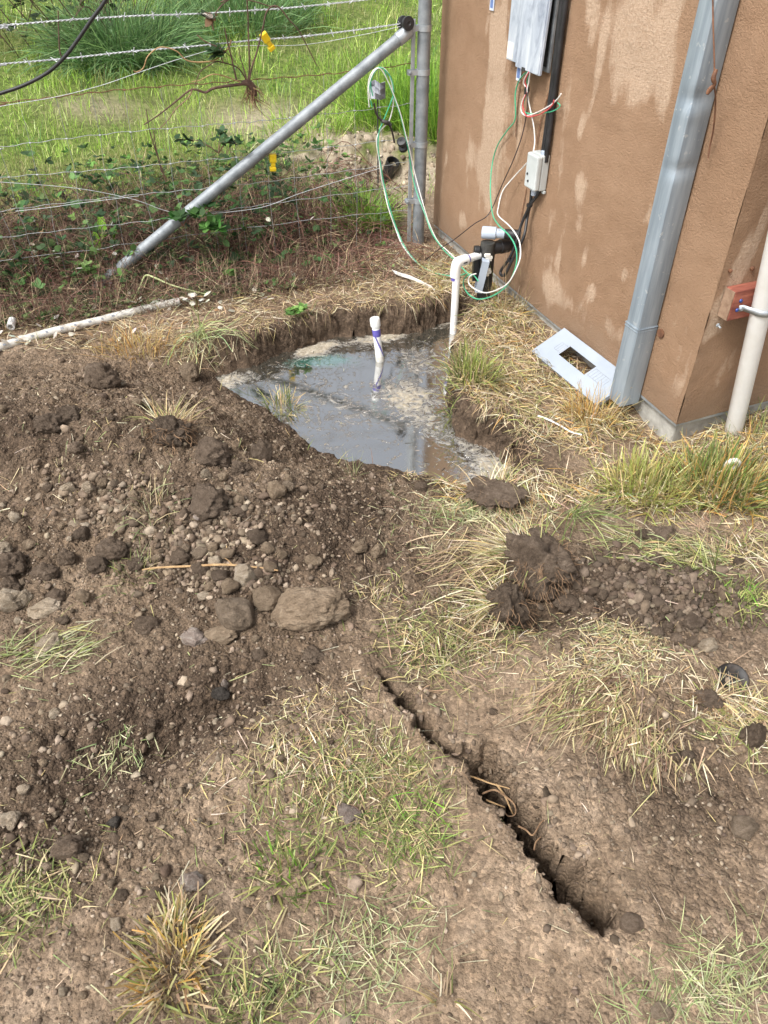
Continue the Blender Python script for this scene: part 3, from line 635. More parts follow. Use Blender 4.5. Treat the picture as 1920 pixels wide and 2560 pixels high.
for p in ((0.6016, 3.232, 0.4773), (0.5437, 3.221, 0.2487)):
    o = lathe('zip_tie', [(.007, -.005), (.013, -.005), (.013, .005), (.007, .005), (.007, -.005)], M_BLACK, None, 10, Matrix.Translation(p)); tag(o, 'black zip tie round the doubled cable, ' + ('upper one' if p[2] > .3 else 'lower one'), 'zip tie')

# square downspout
ds = on_wall('downspout', 'dented square zinc downspout standing against the stucco wall', 'downspout', -.24, 0)
def square_pipe(name, w, d, z0, z1, dents, parent, y_off):
    n = max(8, int((z1-z0)/.012)); zs = np.linspace(z0, z1, n); cr = .003
    prof = []
    for cx, cy, a0 in ((w/2-cr, d/2-cr, 0), (-w/2+cr, d/2-cr, 90), (-w/2+cr, -d/2+cr, 180), (w/2-cr, -d/2+cr, 270)):
        for k in range(3):
            a = R_(a0+45*k); prof.append((cx+cr*math.cos(a), cy+cr*math.sin(a)))
    prof = np.array(prof); m = len(prof); V = []
    for z in zs:
        q = prof.copy()
        for dz, amp, sg, side in dents:
            g = amp*math.exp(-((z-dz)/sg)**2)
            wt = np.clip((prof[:, 0]*side)/(w/2), 0, 1)*np.clip(-prof[:, 1]/(d/2), -.2, 1)
            q[:, 0] -= side*g*np.clip(wt, 0, 1); q[:, 1] += g*.9*np.clip(wt, 0, 1)
        q[:, 1] += y_off; q[:, 0] += .0012*math.sin(z*5.3)
        V += [(x, y, z) for x, y in q]
    nV_ = len(V); inner = [(x*.95, (y-y_off)*.95+y_off, z) for x, y, z in V[:m]]+[(x*.95, (y-y_off)*.95+y_off, z+.25) for x, y, z in V[:m]]
    V += inner; F_ = []
    for i in range(n-1):
        for k in range(m): F_.append((i*m+k, i*m+(k+1) % m, (i+1)*m+(k+1) % m, (i+1)*m+k))
    for k in range(m): F_.append((k, nV_+k, nV_+(k+1) % m, (k+1) % m)); F_.append((nV_+k, nV_+m+k, nV_+m+(k+1) % m, nV_+(k+1) % m))
    me = np_mesh(name, V, F_, smooth=True); me.set_sharp_from_angle(angle=R_(32)); return link(name, me, M_SPOUT, parent)
Z1 = (0.8974, 2.364, 1.054)[2]; Z2 = (0.8946, 2.371, 0.8615)[2]
square_pipe('upper_section', .068, .078, .335, 2.32, [(Z1, .010, .024, 1), (Z1-.04, -.003, .02, 1), (Z2, .010, .020, 1)], ds, -.046)
square_pipe('lower_section', .073, .083, .030, .338, [(.10, .004, .06, 1)], ds, -.046)
bm = bmesh.new()
for z in (.331, .341): add_box(bm, (-.0385, -.0895, z-.003), (.0385, -.0025, z+.003))
bmesh.ops.bevel(bm, geom=bm.edges[:]+bm.verts[:], offset=.0025, segments=2, affect='EDGES'); link('joint_bead', bm_mesh('joint_bead', bm), M_SPOUT, ds)
st = lathe('strap_tab', [(0, 0), (.016, 0), (.016, .003), (0, .003)], M_RUST, ds, 14, along((.058, -.004, .325), (.058, -.02, .325)))
wire('rusty_wire', 'thin rusty wire hanging down the dented downspout', [(0.8563, 2.434, 1.343), (0.8652, 2.412, 1.293), (0.8736, 2.391, 1.242), (0.8827, 2.368, 1.191), (0.8901, 2.349, 1.147), (0.8944, 2.339, 1.116), (0.9188, 2.358, 1.067), (0.9422, 2.381, 0.99), (0.949, 2.391, 0.9445), (0.9508, 2.386, 0.9073)], .0022, M_RUST)
rl = thing('rust_lump', 'rusty wire clip on the downspout edge above the dent', 'clip', (0.8922, 2.339, 1.116))
tube('clip', [(0, 0, .03), (-.004, -.006, .01), (.004, -.004, -.005), (-.004, .002, -.02), (-.008, .0, -.03)], [.005, .007, .005, .007, .004], M_RUST, rl, 7, 3)

# white conduit on the right-hand wall with its wood block
wb = thing('wood_block', 'short red stained wood block screwed to the stucco under the conduit strap', 'wood block', ((1.109, 2.281, 0.4854)[0], (1.109, 2.281, 0.4854)[1], .47), HRZ+R_(90))
bw = box('block', (-.052, -.046, 0), (.15, -.002, .098), M_WOOD, wb, .003)
box('end_grain', (-.0555, -.044, .002), (-.0528, -.004, .096), M_ENDGRAIN, bw)
for x_, z_ in ((-.022, .064), (-.026, .034), (.09, .08)): lathe('screw', [(0, .004), (.005, .003), (.0065, 0), (.0065, -.004)], M_BLUE, wb, 10, along((x_, -.0465, z_), (x_, -.06, z_)))
lathe('hanging_screw', [(0, .016), (.003, .014), (.003, .003), (.007, .002), (.007, -.002), (0, -.003)], M_GALV, wb, 8, along((-.048, -.012, -.030), (-.048, -.03, -.034)))
cb_ = (1.263, 2.293, -0.0064); ct_p = (1.166, 2.218, 0.5685)
cd_v = np.array(ct_p)-np.array(cb_); cdir = cd_v/np.linalg.norm(cd_v)
P0 = np.array(cb_)-cdir*.12; P1 = np.array(cb_)+cdir*1.5
wc = thing('white_conduit', 'thick white plastic conduit rising from the grass beside the wood block', 'conduit', tuple(cb_))
o = lathe('pipe', [(0, 0), (.029, 0), (.0302, .004), (.0302, 1.6), (0, 1.6)], M_PVC, None, 24, along(P0, P1)); world_child(o, wc)
sp = np.array(ct_p)-cdir*.062
side = np.array((.92846, .37142, 0)); outw = np.array((.37142, -.92846, 0))
arc = [sp-side*.062-outw*.031, sp-side*.046-outw*.030]+[sp-side*.034*math.cos(a)+outw*.034*math.sin(a) for a in np.linspace(.05, math.pi-.05, 11)]+[sp+side*.046-outw*.030, sp+side*.062-outw*.031]
bm = bmesh.new(); rows = []
for i, q in enumerate(arc):
    rows.append([bm.verts.new(q+cdir*s+outw*t) for s, t in ((-.011, 0), (.011, 0), (.011, .003), (-.011, .003))])
for a, b in zip(rows, rows[1:]):
    for k in range(4): bm.faces.new((a[k], a[(k+1) % 4], b[(k+1) % 4], b[k]))
bm.faces.new(rows[0][::-1]); bm.faces.new(rows[-1])
ps = link('pipe_strap', bm_mesh('pipe_strap', bm, True), M_GALV); tag(ps, 'galvanised two-hole strap holding the white conduit to the wood block', 'pipe strap')
o = lathe('strap_bolt', [(0, .006), (.006, .005), (.007, 0), (.007, -.004)], M_GALV, None, 10, along(sp-side*.055-outw*.027, sp-side*.055+outw*.1)); o.parent = ps

# grey panel cover leaning on the wall foot
Q0 = Vector((0.6087, 2.84, 0.02)); Q1 = Vector((0.7961, 2.446, 0.012)); Q3 = Vector((0.7282, 2.943, 0.0917))
ex_ = (Q1-Q0); PLX = ex_.length; ex_.normalize(); ey_ = (Q3-Q0); ey_ -= ex_*ey_.dot(ex_); PLY = ey_.length; ey_.normalize(); ez_ = ex_.cross(ey_)
pc = thing('panel_cover', 'light grey metal breaker panel cover with a rectangular opening, fallen against the wall', 'panel cover')
pc.matrix_world = Matrix.Translation(Q0) @ Matrix((ex_, ey_, ez_)).transposed().to_4x4()
bm = bmesh.new(); a0, a1, b0, b1 = .245*PLX, .636*PLX, .375*PLY, .72*PLY; th = .0018
for lo, hi in (((0, 0), (PLX, b0)), ((0, b1), (PLX, PLY)), ((0, b0), (a0, b1)), ((a1, b0), (PLX, b1))): add_box(bm, (lo[0], lo[1], 0), (hi[0], hi[1], th))
bmesh.ops.remove_doubles(bm, verts=bm.verts[:], dist=1e-5)
plate = link('plate', bm_mesh('plate', bm), M_ENAMEL, pc)
bm = bmesh.new(); fl = .016
add_box(bm, (.0005, .0005, -fl), (PLX-.0005, .002, -.0005)); add_box(bm, (.0005, PLY-.002, -fl), (PLX-.0005, PLY-.0005, -.0005)); add_box(bm, (.0005, .0025, -fl), (.002, PLY-.0025, -.0005)); add_box(bm, (PLX-.002, .0025, -fl), (PLX-.0005, PLY-.0025, -.0005))
link('folded_edge', bm_mesh('folded_edge', bm), M_ENAMEL, pc)
for a in [.145, .175, .205, .232]+[.66, .695, .73, .765, .80, .835, .865]:
    box('knockout_groove', (a*PLX-.0007, b0+.008, th+.0002), (a*PLX+.0007, b1-.008, th+.0007), M_GREYSHEET, pc)
for bb in (b0+.008, b1-.008):
    for s0, s1 in ((.145, .232), (.66, .865)): box('knockout_groove', (s0*PLX, bb-.0006, th+.0008), (s1*PLX, bb+.0006, th+.0012), M_GREYSHEET, pc)

# ---------------------------------------------------------------- pipework at the pit
rp = (0.3295, 3.198, -0.085); rx, ry = rp[0]+.0, rp[1]
ZE = .245
wp = thing('white_water_pipe', 'white plastic water riser bent over to the black fitting beside the wall', 'pipe', (rx, ry, WATER_Z))
pipe_r = .0167
TEE = np.array((.452, 3.29, 0))
lathe('riser', [(0, -.12), (pipe_r, -.12), (pipe_r, ZE-WATER_Z-.055), (0, ZE-WATER_Z-.055)], M_PVC, wp, 18, along((-.012, 0, 0), (-.022, .005, 1)))
dh = Vector((TEE[0]-rx, TEE[1]-ry, 0)); dl = dh.length; dh.normalize()
el = Vector((-.020, .004, ZE-WATER_Z))
bend = [el+Vector((0, 0, -.062)), el+Vector((0, 0, -.035)), el+Vector((0, 0, -.012))+dh*.004, el+dh*.012+Vector((0, 0, -.001)), el+dh*.035, el+dh*.06]
tube('elbow', bend, .0225, M_PVC, wp, 18, 5)
lathe('purple_band', [(.0175, 0), (.0180, .002), (.0180, .012), (.0175, .014)], M_PURPLE, wp, 18, along(el+Vector((0, 0, -.078)), el+Vector((0, 0, 0))))
lathe('purple_band', [(.0175, 0), (.0180, .002), (.0180, .008), (.0175, .010)], M_PURPLE, wp, 18, along(el+dh*.0605, el+dh*.2))
lathe('cross_pipe', [(0, 0), (pipe_r, 0), (pipe_r, .10), (0, .10)], M_PVC, wp, 18, along(el+dh*.05, el+dh*.3))
box('print_mark', (-.006, -.001, -.003), (.016, .001, .003), M_INSIDE, wp).matrix_local = Matrix.Translation(el+dh*.032+Vector((.012, -.0195, -.002))) @ Matrix.Rotation(math.atan2(dh.y, dh.x), 4, 'Z')
bf = thing('black_fitting', 'black plastic tee fitting with a grey stub, turned into the stucco wall', 'pipe fitting', (TEE[0], TEE[1], 0), HRZ)
# local axes: x right along wall, y into wall
lathe('upright', [(0, -.12), (.030, -.12), (.030, .10), (.034, .104), (.034, .27), (.031, .30), (0, .305)], M_BLACKSCUFF, bf, 20)
lathe('wall_arm', [(0, -.02), (.028, -.02), (.028, .06), (.031, .062), (.031, .10), (.027, .104), (.027, .19), (0, .19)], M_BLACK, bf, 20, along((0, 0, .268), (-.02, 1, .30)))
gd = prism('side_cap', [(-.020+.0*k+.020*math.cos(a)+.02, (.06 if math.sin(a) > 0 else -.06)+.020*math.sin(a)) for k, a in enumerate(np.linspace(0, 2*math.pi, 24, endpoint=False))], -.012, .012, M_BLACK, bf, .003, 'y')
gd.location = (-.014, -.044, .205); gd.rotation_euler = (0, 0, R_(-18))
lathe('grey_coupling', [(0, 0), (.024, 0), (.026, .003), (.026, .060), (.020, .064), (.020, .10), (0, .10)], M_GREYPVC, bf, 20, along((-.030, -.018, .335), (.35, .55, .34)))
lathe('black_stub', [(0, 0), (.021, 0), (.021, .07), (0, .07)], M_BLACK, bf, 16, along((.024, .063, .335), (.4, .65, .34)))
bm = bmesh.new()
for k in range(9): 
    a = k*.7; add_box(bm, (.030+.004*math.sin(a*3), -.012+.008*math.sin(a*2)-.004, .16+.011*k), (.0365+.002*math.cos(a), .004+.010*math.sin(a*1.7), .175+.011*k))
bmesh.ops.bevel(bm, geom=bm.edges[:]+bm.verts[:], offset=.003, segments=1, affect='EDGES')
fo = link('foam_smear', bm_mesh('foam_smear', bm), M_CARD, bf); fo.rotation_euler = (0, 0, R_(-8))
cvb = thing('grey_box_cover', 'open grey plastic box cover lying upright against the black fitting', 'box cover', (0.4373, 3.27, 0.089), HRZ+R_(-25))
bm = bmesh.new(); add_box(bm, (-.030, -.002, 0), (.030, .002, .15)); add_box(bm, (-.030, -.030, 0), (-.026, -.002, .15)); add_box(bm, (.026, -.030, 0), (.030, -.002, .15)); add_box(bm, (-.026, -.030, 0), (.026, -.002, .004)); add_box(bm, (-.026, -.030, .146), (.026, -.002, .15)); add_box(bm, (-.026, -.026, .05), (.026, -.002, .054)); add_box(bm, (-.026, -.026, .095), (.026, -.002, .099))
o = link('cover_shell', bm_mesh('cover_shell', bm), M_GREYPVC, cvb); o.rotation_euler = (R_(-8), R_(4), 0)
cs = thing('capped_stub_pipe', 'capped white stub pipe with purple primer standing in the murky water', 'pipe', (-0.0173, 2.945, -0.085))
sdir = Vector((-.11, .04, 1)).normalized()
lathe('pipe', [(0, -.15), (pipe_r, -.15), (pipe_r, .165), (0, .165)], M_PVC, cs, 18, along((0, 0, 0), sdir))
lathe('cap', [(0.0205, 0), (.0215, .002), (.0215, .030), (.019, .035), (0, .037)], M_PVC, cs, 18, along(sdir*.163, sdir))
lathe('purple_band', [(.0170, 0), (.0175, .001), (.0175, .030), (.0170, .031)], M_PURPLE, cs, 18, along(sdir*.118, sdir))
tube('primer_drip', [sdir*(.125-.1*t)+Vector((.0160*math.sin(1.9*t-.5), -.0160*math.cos(1.9*t-.5), 0)) for t in np.linspace(0, 1, 9)], [.004, .003, .004, .003, .002], M_PURPLE, cs, 5, 2)
lathe('silt_ring', [(.0172, 0), (.0178, .001), (.0176, .022), (.0172, .024)], M_PVCDIRT, cs, 18, along(sdir*.0, sdir))

# ---------------------------------------------------------------- fence
FE = np.array((-.95235, -.30501)); FNv = np.array((.30501, -.95235))      # along the fence away from the post; towards the camera
FPt = np.array(FEN_P[:2])
def fpos(s, z, off=0): q = FPt+FE*s+FNv*off; return (q[0], q[1], z)
fp2 = thing('fence_post', 'line post of the wire fence beyond the left edge of the view', 'post', fpos(4.5, 0))
lathe('tube', [(0, -.3), (.024, -.3), (.024, 1.4), (0, 1.42)], M_GALVDARK, fp2, 16)
post = thing('fence_post', 'round galvanised steel corner post of the wire fence beside the pump house', 'post', fpos(0, 0))
lathe('tube', [(0, -.3), (.030, -.3), (.030, 1.75), (.028, 1.78), (0, 1.80)], M_GALVDARK, post, 24)
FRZ = math.atan2(-FE[1], -FE[0])     # local +x points from the fence to the post
for z in (.985, (0.157, 4.015, 0.8102)[2], (0.1661, 4.018, 0.4984)[2], (0.174, 4.02, 0.2297)[2]):
    b = lathe('tension_band', [(.0305, -.012), (.0325, -.012), (.0325, .012), (.0305, .012), (.0305, -.012)], M_GALV, post, 24, Matrix.Translation((0, 0, z)))
    bm = bmesh.new(); add_box(bm, (-.075, -.013, z-.011), (-.028, -.009, z+.011)); add_box(bm, (-.075, .009, z-.011), (-.028, .013, z+.011))
    bmesh.ops.rotate(bm, cent=(0, 0, 0), matrix=Matrix.Rotation(FRZ, 3, 'Z'), verts=bm.verts[:]); link('band_ears', bm_mesh('band_ears', bm), M_GALV, b)
    q = FE*.066
    lathe('band_bolt', [(0, .020), (.006, .019), (.008, .014), (.008, -.017), (0, -.018)], M_GALVDARK, b, 10, along((q[0], q[1], z), (q[0]+FNv[0], q[1]+FNv[1], z)))
tb = thing('tension_bar', 'flat galvanised tension bar held upright alongside the corner post', 'bar', fpos(.052, 0), FRZ)
box('bar', (-.009, -.0035, .02), (.009, .0035, 1.02), M_GALV, tb, .001)
br_top = np.array(fpos(.075, .975)); br_bot = np.array((-1.382, 3.48, 0.0116))+np.array((-.04, -.01, -.04))
bp = thing('brace_pole', 'sloping galvanised brace pipe running from the corner post down into the brambles', 'pipe', tuple(br_bot))
o = lathe('tube', [(0, 0), (.0265, 0), (.0265, np.linalg.norm(br_top-br_bot)-.02), (0, np.linalg.norm(br_top-br_bot)-.02)], M_GALVDARK, None, 22, along(br_bot, br_top)); world_child(o, bp)
dv = (br_top-br_bot)/np.linalg.norm(br_top-br_bot)
o = lathe('rail_end_cup', [(.0275, -.06), (.0295, -.058), (.0295, 0), (.024, .012), (0, .018)], M_GALV, None, 22, along(br_top, br_top+dv)); world_child(o, bp)
def bobbin(name, label, p, ax, r):
    o = thing(name, label, 'insulator', p)
    lathe('spool', [(0, -.030), (r*.95, -.030), (r, -.024), (r*.95, -.014), (r*.5, -.008), (r*.5, .008), (r*.95, .014), (r, .024), (r*.95, .030), (r*.3, .031), (r*.2, .028), (0, .028)], M_BLACK, o, 22, along((0, 0, 0), ax))
    return o
bobbin('spool_insulator', 'black spool insulator where the brace pipe meets the corner post', (0.0955, 3.985, 1.007), (.45, -.85, .1), .029)
bobbin('spool_insulator', 'black ribbed insulator hanging low on the tension bar', (0.0889, 3.972, 0.5073), (-.2, -.6, .75), .023)
def yellow_clip(label, p, rot):
    o = thing('fence_insulator', label, 'insulator', p); o.rotation_euler = rot
    box('body', (-.016, -.012, -.006), (.016, .012, .032), M_YELLOW, o, .004)
    box('neck', (-.009, -.009, -.026), (.011, .009, -.0062), M_YELLOW, o, .003); box('hook', (-.016, -.012, -.046), (.014, .011, -.0265), M_YELLOW, o, .004)
    return o
yellow_clip('yellow plastic clip insulator on the upper barbed wire', (-0.4991, 3.792, 0.9745), (R_(10), R_(-32), FRZ))
yellow_clip('yellow plastic clip insulator low on the mesh by the brace pipe', (-0.5189, 3.786, 0.4887), (R_(5), R_(3), FRZ))
def barbed(label, P, seed):
    rnd = random.Random(seed); P = [fpos(4.5, P[0][2]+.02)]+list(P); o = thing('barbed_wire', label, 'wire', P[0])
    pts = np.array(smooth_path(P, 30)); L = np.concatenate([[0], np.cumsum(np.linalg.norm(np.diff(pts, axis=0), axis=1))])
    for ph in (0, math.pi):
        q = [p+np.array((FNv[0]*math.cos(l*170+ph), FNv[1]*math.cos(l*170+ph), math.sin(l*170+ph)))*.0021 for p, l in zip(pts, L)]
        world_child(link('strand', tubes_mesh('strand', [(q, .0018, 5)]), M_WIRE), o)
    for l in np.arange(.05, L[-1], .105):
        c = np.array([np.interp(l, L, pts[:, k]) for k in range(3)]); paths = []
        for _ in range(2):
            v = np.array((rnd.gauss(0, .5), rnd.gauss(0, .6), rnd.gauss(0, 1))); v /= np.linalg.norm(v); w_ = np.array((FE[0], FE[1], 0))*rnd.uniform(-.004, .004)
            paths.append(([c-v*.015+w_, c+w_, c+v*.015+w_], .0016, 4))
        world_child(link('barb', tubes_mesh('barb', paths), M_WIRE), o)
    return o
barbed('galvanised barbed wire, the top strand of the fence', [(-1.708, 3.417, 1.065), (-1.488, 3.488, 1.073), (-1.253, 3.563, 1.08), (-1.021, 3.638, 1.083), (-0.7994, 3.709, 1.08), (-0.5336, 3.794, 1.082), (-0.353, 3.852, 1.086), (-0.0944, 3.934, 1.099), (0.1392, 4.009, 1.116)], 1)
barbed('galvanised barbed wire running to the black spool at the brace top', [(-1.75, 3.404, 0.9414), (-1.526, 3.476, 0.9443), (-1.302, 3.547, 0.9493), (-1.046, 3.63, 0.9602), (-0.8063, 3.706, 0.9656), (-0.5448, 3.79, 0.9749), (-0.3537, 3.851, 0.9782), (-0.0964, 3.934, 0.9921), (0.0922, 3.994, 1.006)], 2)
def fwire(label, P, r, mat, name='fence_wire'): return tag(tube(name, P, r, mat, None, 5, 10), label, 'wire')
fwire('thin smooth wire slanting between the barbed wire and the mesh', [(-1.791, 3.381, 0.7637), (-1.565, 3.453, 0.7967), (-1.361, 3.518, 0.8159), (-1.179, 3.577, 0.8464), (-1.023, 3.627, 0.8851), (-0.8337, 3.687, 0.9296), (-0.6445, 3.748, 0.9585), (-0.3549, 3.84, 0.9486), (-0.1053, 3.92, 0.9716), (0.0725, 3.977, 0.996)], .0012, M_WIRE)
fwire('loose sagging wire drooping across the bramble patch', [(-1.812, 3.353, 0.5426), (-1.641, 3.408, 0.5138), (-1.353, 3.5, 0.4573), (-1.14, 3.568, 0.3874), (-0.9442, 3.631, 0.3002), (-0.6131, 3.737, 0.2869), (-0.3853, 3.81, 0.3392), (-0.0195, 3.927, 0.414)], .0013, M_WIRE)
fwire('short slack wire over the brambles low on the fence', [(-1.609, 3.397, 0.3944), (-1.48, 3.438, 0.3953), (-1.317, 3.49, 0.4016), (-1.107, 3.558, 0.405)], .0013, M_WIRE)
wm = thing('woven_wire_mesh', 'sagging woven wire mesh of the fence behind the brace pipe', 'fence mesh', fpos(0, 0))
strands = [([(-1.784, 3.393, 0.7974), (-1.566, 3.463, 0.8076), (-1.365, 3.527, 0.8139), (-1.193, 3.583, 0.8212), (-0.9578, 3.658, 0.8262), (-0.7597, 3.721, 0.8252), (-0.5604, 3.785, 0.8259), (-0.338, 3.856, 0.8272), (-0.1442, 3.918, 0.8307), (0.1355, 4.008, 0.8472)], M_RUST, .0019),
    ([(-1.839, 3.376, 0.6311), (-1.614, 3.448, 0.6421), (-1.37, 3.526, 0.654), (-1.093, 3.615, 0.6611), (-0.8149, 3.704, 0.6609), (-0.5778, 3.78, 0.66), (-0.4107, 3.833, 0.6635), (-0.1449, 3.918, 0.6682), (0.136, 4.008, 0.6812)], M_STAY, .0014),
    ([(-1.876, 3.364, 0.5196), (-1.649, 3.437, 0.5228), (-1.367, 3.527, 0.5181), (-1.109, 3.61, 0.515), (-0.8414, 3.695, 0.517), (-0.5932, 3.775, 0.5131), (-0.2854, 3.873, 0.5204), (0.1357, 4.008, 0.5319)], M_STAY, .0014),
    ([(-1.921, 3.349, 0.3822), (-1.627, 3.444, 0.3882), (-1.333, 3.538, 0.3942), (-1.12, 3.606, 0.396), (-0.8563, 3.69, 0.3932), (-0.6056, 3.771, 0.3944), (-0.3367, 3.857, 0.4022), (-0.0176, 3.959, 0.4137), (0.1383, 4.009, 0.4251)], M_STAY, .0014),
    ([(-1.958, 3.337, 0.2724), (-1.722, 3.413, 0.2716), (-1.406, 3.514, 0.2747), (-1.111, 3.609, 0.2729), (-0.8734, 3.685, 0.2771), (-0.6036, 3.771, 0.29), (-0.2754, 3.876, 0.298), (0.1371, 4.008, 0.3067)], M_STAY, .0014),
    ([(-1.587, 3.456, 0.169), (-1.245, 3.566, 0.1778), (-0.8871, 3.68, 0.185), (-0.2804, 3.875, 0.191), (0.1358, 4.008, 0.1835)], M_STAY, .0014)]
sp_ = []
for P, m_, r_ in strands:
    P = [fpos(4.5, P[0][2])]+list(P)
    pts = np.array(smooth_path(P, 8)); pts[:, 2] += .003*np.sin(np.arange(len(pts))*1.7)
    sp_.append(pts); world_child(link('strand', tubes_mesh('strand', [(pts, r_, 5)]), m_), wm)
for i, px in enumerate([(-1.501, 3.484, 0.8088), (-1.365, 3.527, 0.8139), (-1.228, 3.571, 0.8222), (-1.094, 3.614, 0.8204), (-0.9552, 3.659, 0.823), (-0.812, 3.704, 0.824), (-0.6826, 3.746, 0.8231), (-0.5454, 3.79, 0.8249), (-0.4211, 3.83, 0.8247), (-0.2735, 3.877, 0.8262), (-0.1442, 3.918, 0.8307), (-1.624, 3.445, 0.8074), (-0.0182, 3.959, 0.8341), fpos(1.95, .8), fpos(2.12, .8), fpos(2.29, .8), fpos(2.46, .8), fpos(2.63, .8), fpos(2.8, .8)]):
    s0 = (np.array(px[:2])-FPt).dot(FE); P = []
    for q in sp_[:5]:
        sl = (q[:, :2]-FPt).dot(FE); o_ = np.argsort(sl); P.append(fpos(s0+.012*random.uniform(-1, 1), float(np.interp(s0, sl[o_], q[o_, 2])), .002))
    P.append(fpos(s0, .03, .002)); world_child(link('stay', tubes_mesh('stay', [(smooth_path(P, 4), .0010, 4)]), M_STAY), wm)
    for p in P[:3]: world_child(link('knot', tubes_mesh('knot', [([np.array(p)+np.array((FE[0], FE[1], 0))*.004, np.array(p)-np.array((FE[0], FE[1], 0))*.004], .0032, 6)]), M_WIRE if p[2] < .75 else M_RUST), wm)
wire('black_cable', 'black cable sagging in from the upper edge above the barbed wire', [(-0.6649, 2.55, 1.444), (-0.7288, 2.55, 1.34), (-0.7745, 2.55, 1.276), (-0.822, 2.55, 1.232), (-0.8909, 2.55, 1.167), (-0.9371, 2.55, 1.129), (-0.991, 2.55, 1.095), (-1.069, 2.55, 1.063), (-1.144, 2.55, 1.042), (-1.263, 2.55, 1.011), (-1.432, 2.55, 0.9803), (-1.788, 2.55, 0.9467), (-2.285, 2.55, 0.9353)], .0052, M_BLACK, 10, 'cable')
# coil of green and white wires hung on the fence and trailing to the pipes
wire('white_wire', 'white wire looped over the fence mesh, trailing down the bank', [(-0.0684, 3.911, 0.6867), (-0.0729, 3.91, 0.7615), (-0.065, 3.912, 0.8096), (-0.0396, 3.92, 0.8415), (-0.0036, 3.932, 0.8424), (0.0236, 3.941, 0.8119), (0.0405, 3.946, 0.7537), (0.0428, 3.947, 0.6902), (0.0245, 3.941, 0.6233), (-0.0076, 3.931, 0.5912), (-0.0303, 3.923, 0.5633), (-0.0344, 3.922, 0.5211), (-0.0232, 3.926, 0.4476), (-0.0118, 3.929, 0.3665), (0.002, 3.934, 0.3039), (0.0199, 3.887, 0.242), (0.0604, 3.858, 0.1371), (0.0965, 3.796, 0.0778), (0.1598, 3.722, 0.0282), (0.2379, 3.631, 0.0177), (0.3346, 3.515, 0.0424), (0.3581, 3.47, 0.0702)], .0027, M_WHITEW)
wire('green_wire', 'green wire looped over the fence mesh, trailing down the bank', [(-0.0554, 3.91, 0.6869), (-0.0656, 3.907, 0.7589), (-0.056, 3.91, 0.8068), (-0.0342, 3.917, 0.8406), (-0.009, 3.925, 0.8438), (0.0291, 3.937, 0.8062), (0.0441, 3.942, 0.7546), (0.0388, 3.94, 0.7185), (0, 3.928, 0.6317), (-0.0207, 3.921, 0.5866), (-0.0266, 3.919, 0.552), (-0.0268, 3.919, 0.4985), (-0.0136, 3.924, 0.4151), (0, 3.928, 0.3385), (0.0299, 3.885, 0.2368), (0.0664, 3.855, 0.1384), (0.1042, 3.783, 0.0811), (0.1653, 3.708, 0.0321), (0.241, 3.616, 0.0201), (0.3397, 3.512, 0.048), (0.3837, 3.452, 0.088)], .0027, M_GREENW)
wire('green_wire', 'green wire looped at the fence and running straight to the grey box cover', [(-0.0512, 3.906, 0.7344), (-0.0597, 3.904, 0.7921), (-0.0359, 3.911, 0.8369), (-0.0036, 3.921, 0.8429), (0.0164, 3.928, 0.7951), (0.0481, 3.938, 0.7174), (0.077, 3.947, 0.6441), (0.1033, 3.956, 0.5494), (0.118, 3.96, 0.4888), (0.1359, 3.966, 0.3928), (0.1588, 3.932, 0.3085), (0.2023, 3.851, 0.2214), (0.2388, 3.768, 0.1533), (0.2916, 3.659, 0.115), (0.3386, 3.548, 0.1095), (0.3851, 3.416, 0.1058), (0.4341, 3.369, 0.0862)], .0027, M_GREENW)
wire('white_wire', 'white wire looped at the fence and running beside the green one to the pipes', [(-0.0623, 3.897, 0.7199), (-0.0688, 3.895, 0.7776), (-0.0467, 3.902, 0.8323), (-0.0162, 3.912, 0.8431), (0.02, 3.924, 0.7879), (0.0517, 3.934, 0.7183), (0.0807, 3.943, 0.6417), (0.1071, 3.952, 0.5469), (0.1258, 3.958, 0.4823), (0.1498, 3.965, 0.3874), (0.1747, 3.931, 0.3086), (0.2209, 3.841, 0.1894), (0.2641, 3.739, 0.1286), (0.3054, 3.637, 0.1218), (0.3435, 3.523, 0.1237)], .0024, M_WHITEW)
wire('black_wire', 'black taped wire ends sticking out of the hanging coil', [(-0.046, 3.908, 0.7042), (-0.0353, 3.911, 0.6579), (-0.015, 3.918, 0.6325), (0.0038, 3.924, 0.6155), (0.0226, 3.93, 0.607), (0.036, 3.934, 0.5833), (0.0457, 3.937, 0.5472), (0.0498, 3.938, 0.5255)], .0045, M_BLACKW, 7)
ck = thing('wire_knot', 'dark tie gathering the hanging coil of wires on the fence', 'tie', (0.0056, 3.93, 0.6244)); tube('wrap', [(-.02, 0, .004), (-.008, -.01, 0), (.008, -.008, -.004), (.016, .004, -.01), (.03, 0, -.02)], [.006, .009, .008, .009, .005], M_BLACKSCUFF, ck, 8, 3)
gs = thing('plastic_scrap', 'crumpled grey plastic scrap caught behind the hanging wire coil', 'scrap', (-0.0323, 4.322, 0.6677))
bm = bmesh.new()
for i in range(4):
    for j in range(4): bm.verts.new((-.036+.024*i, .016*math.sin(i*1.9+j), .04-.026*j+.006*math.sin(i*2.2)))
bm.verts.ensure_lookup_table()
for i in range(3):
    for j in range(3): bm.faces.new([bm.verts[k] for k in (i*4+j, (i+1)*4+j, (i+1)*4+j+1, i*4+j+1)])
me_ = bm_mesh('sheet', bm); o = link('sheet', me_, M_GREYSHEET, gs); md = o.modifiers.new('thickness', 'SOLIDIFY'); md.thickness = .006
lathe('stake', [(0, -.45), (.004, -.45), (.004, 0), (0, 0)], M_INSIDE, gs, 6)
BZ = (0.0128, 5.139, 0.0378)
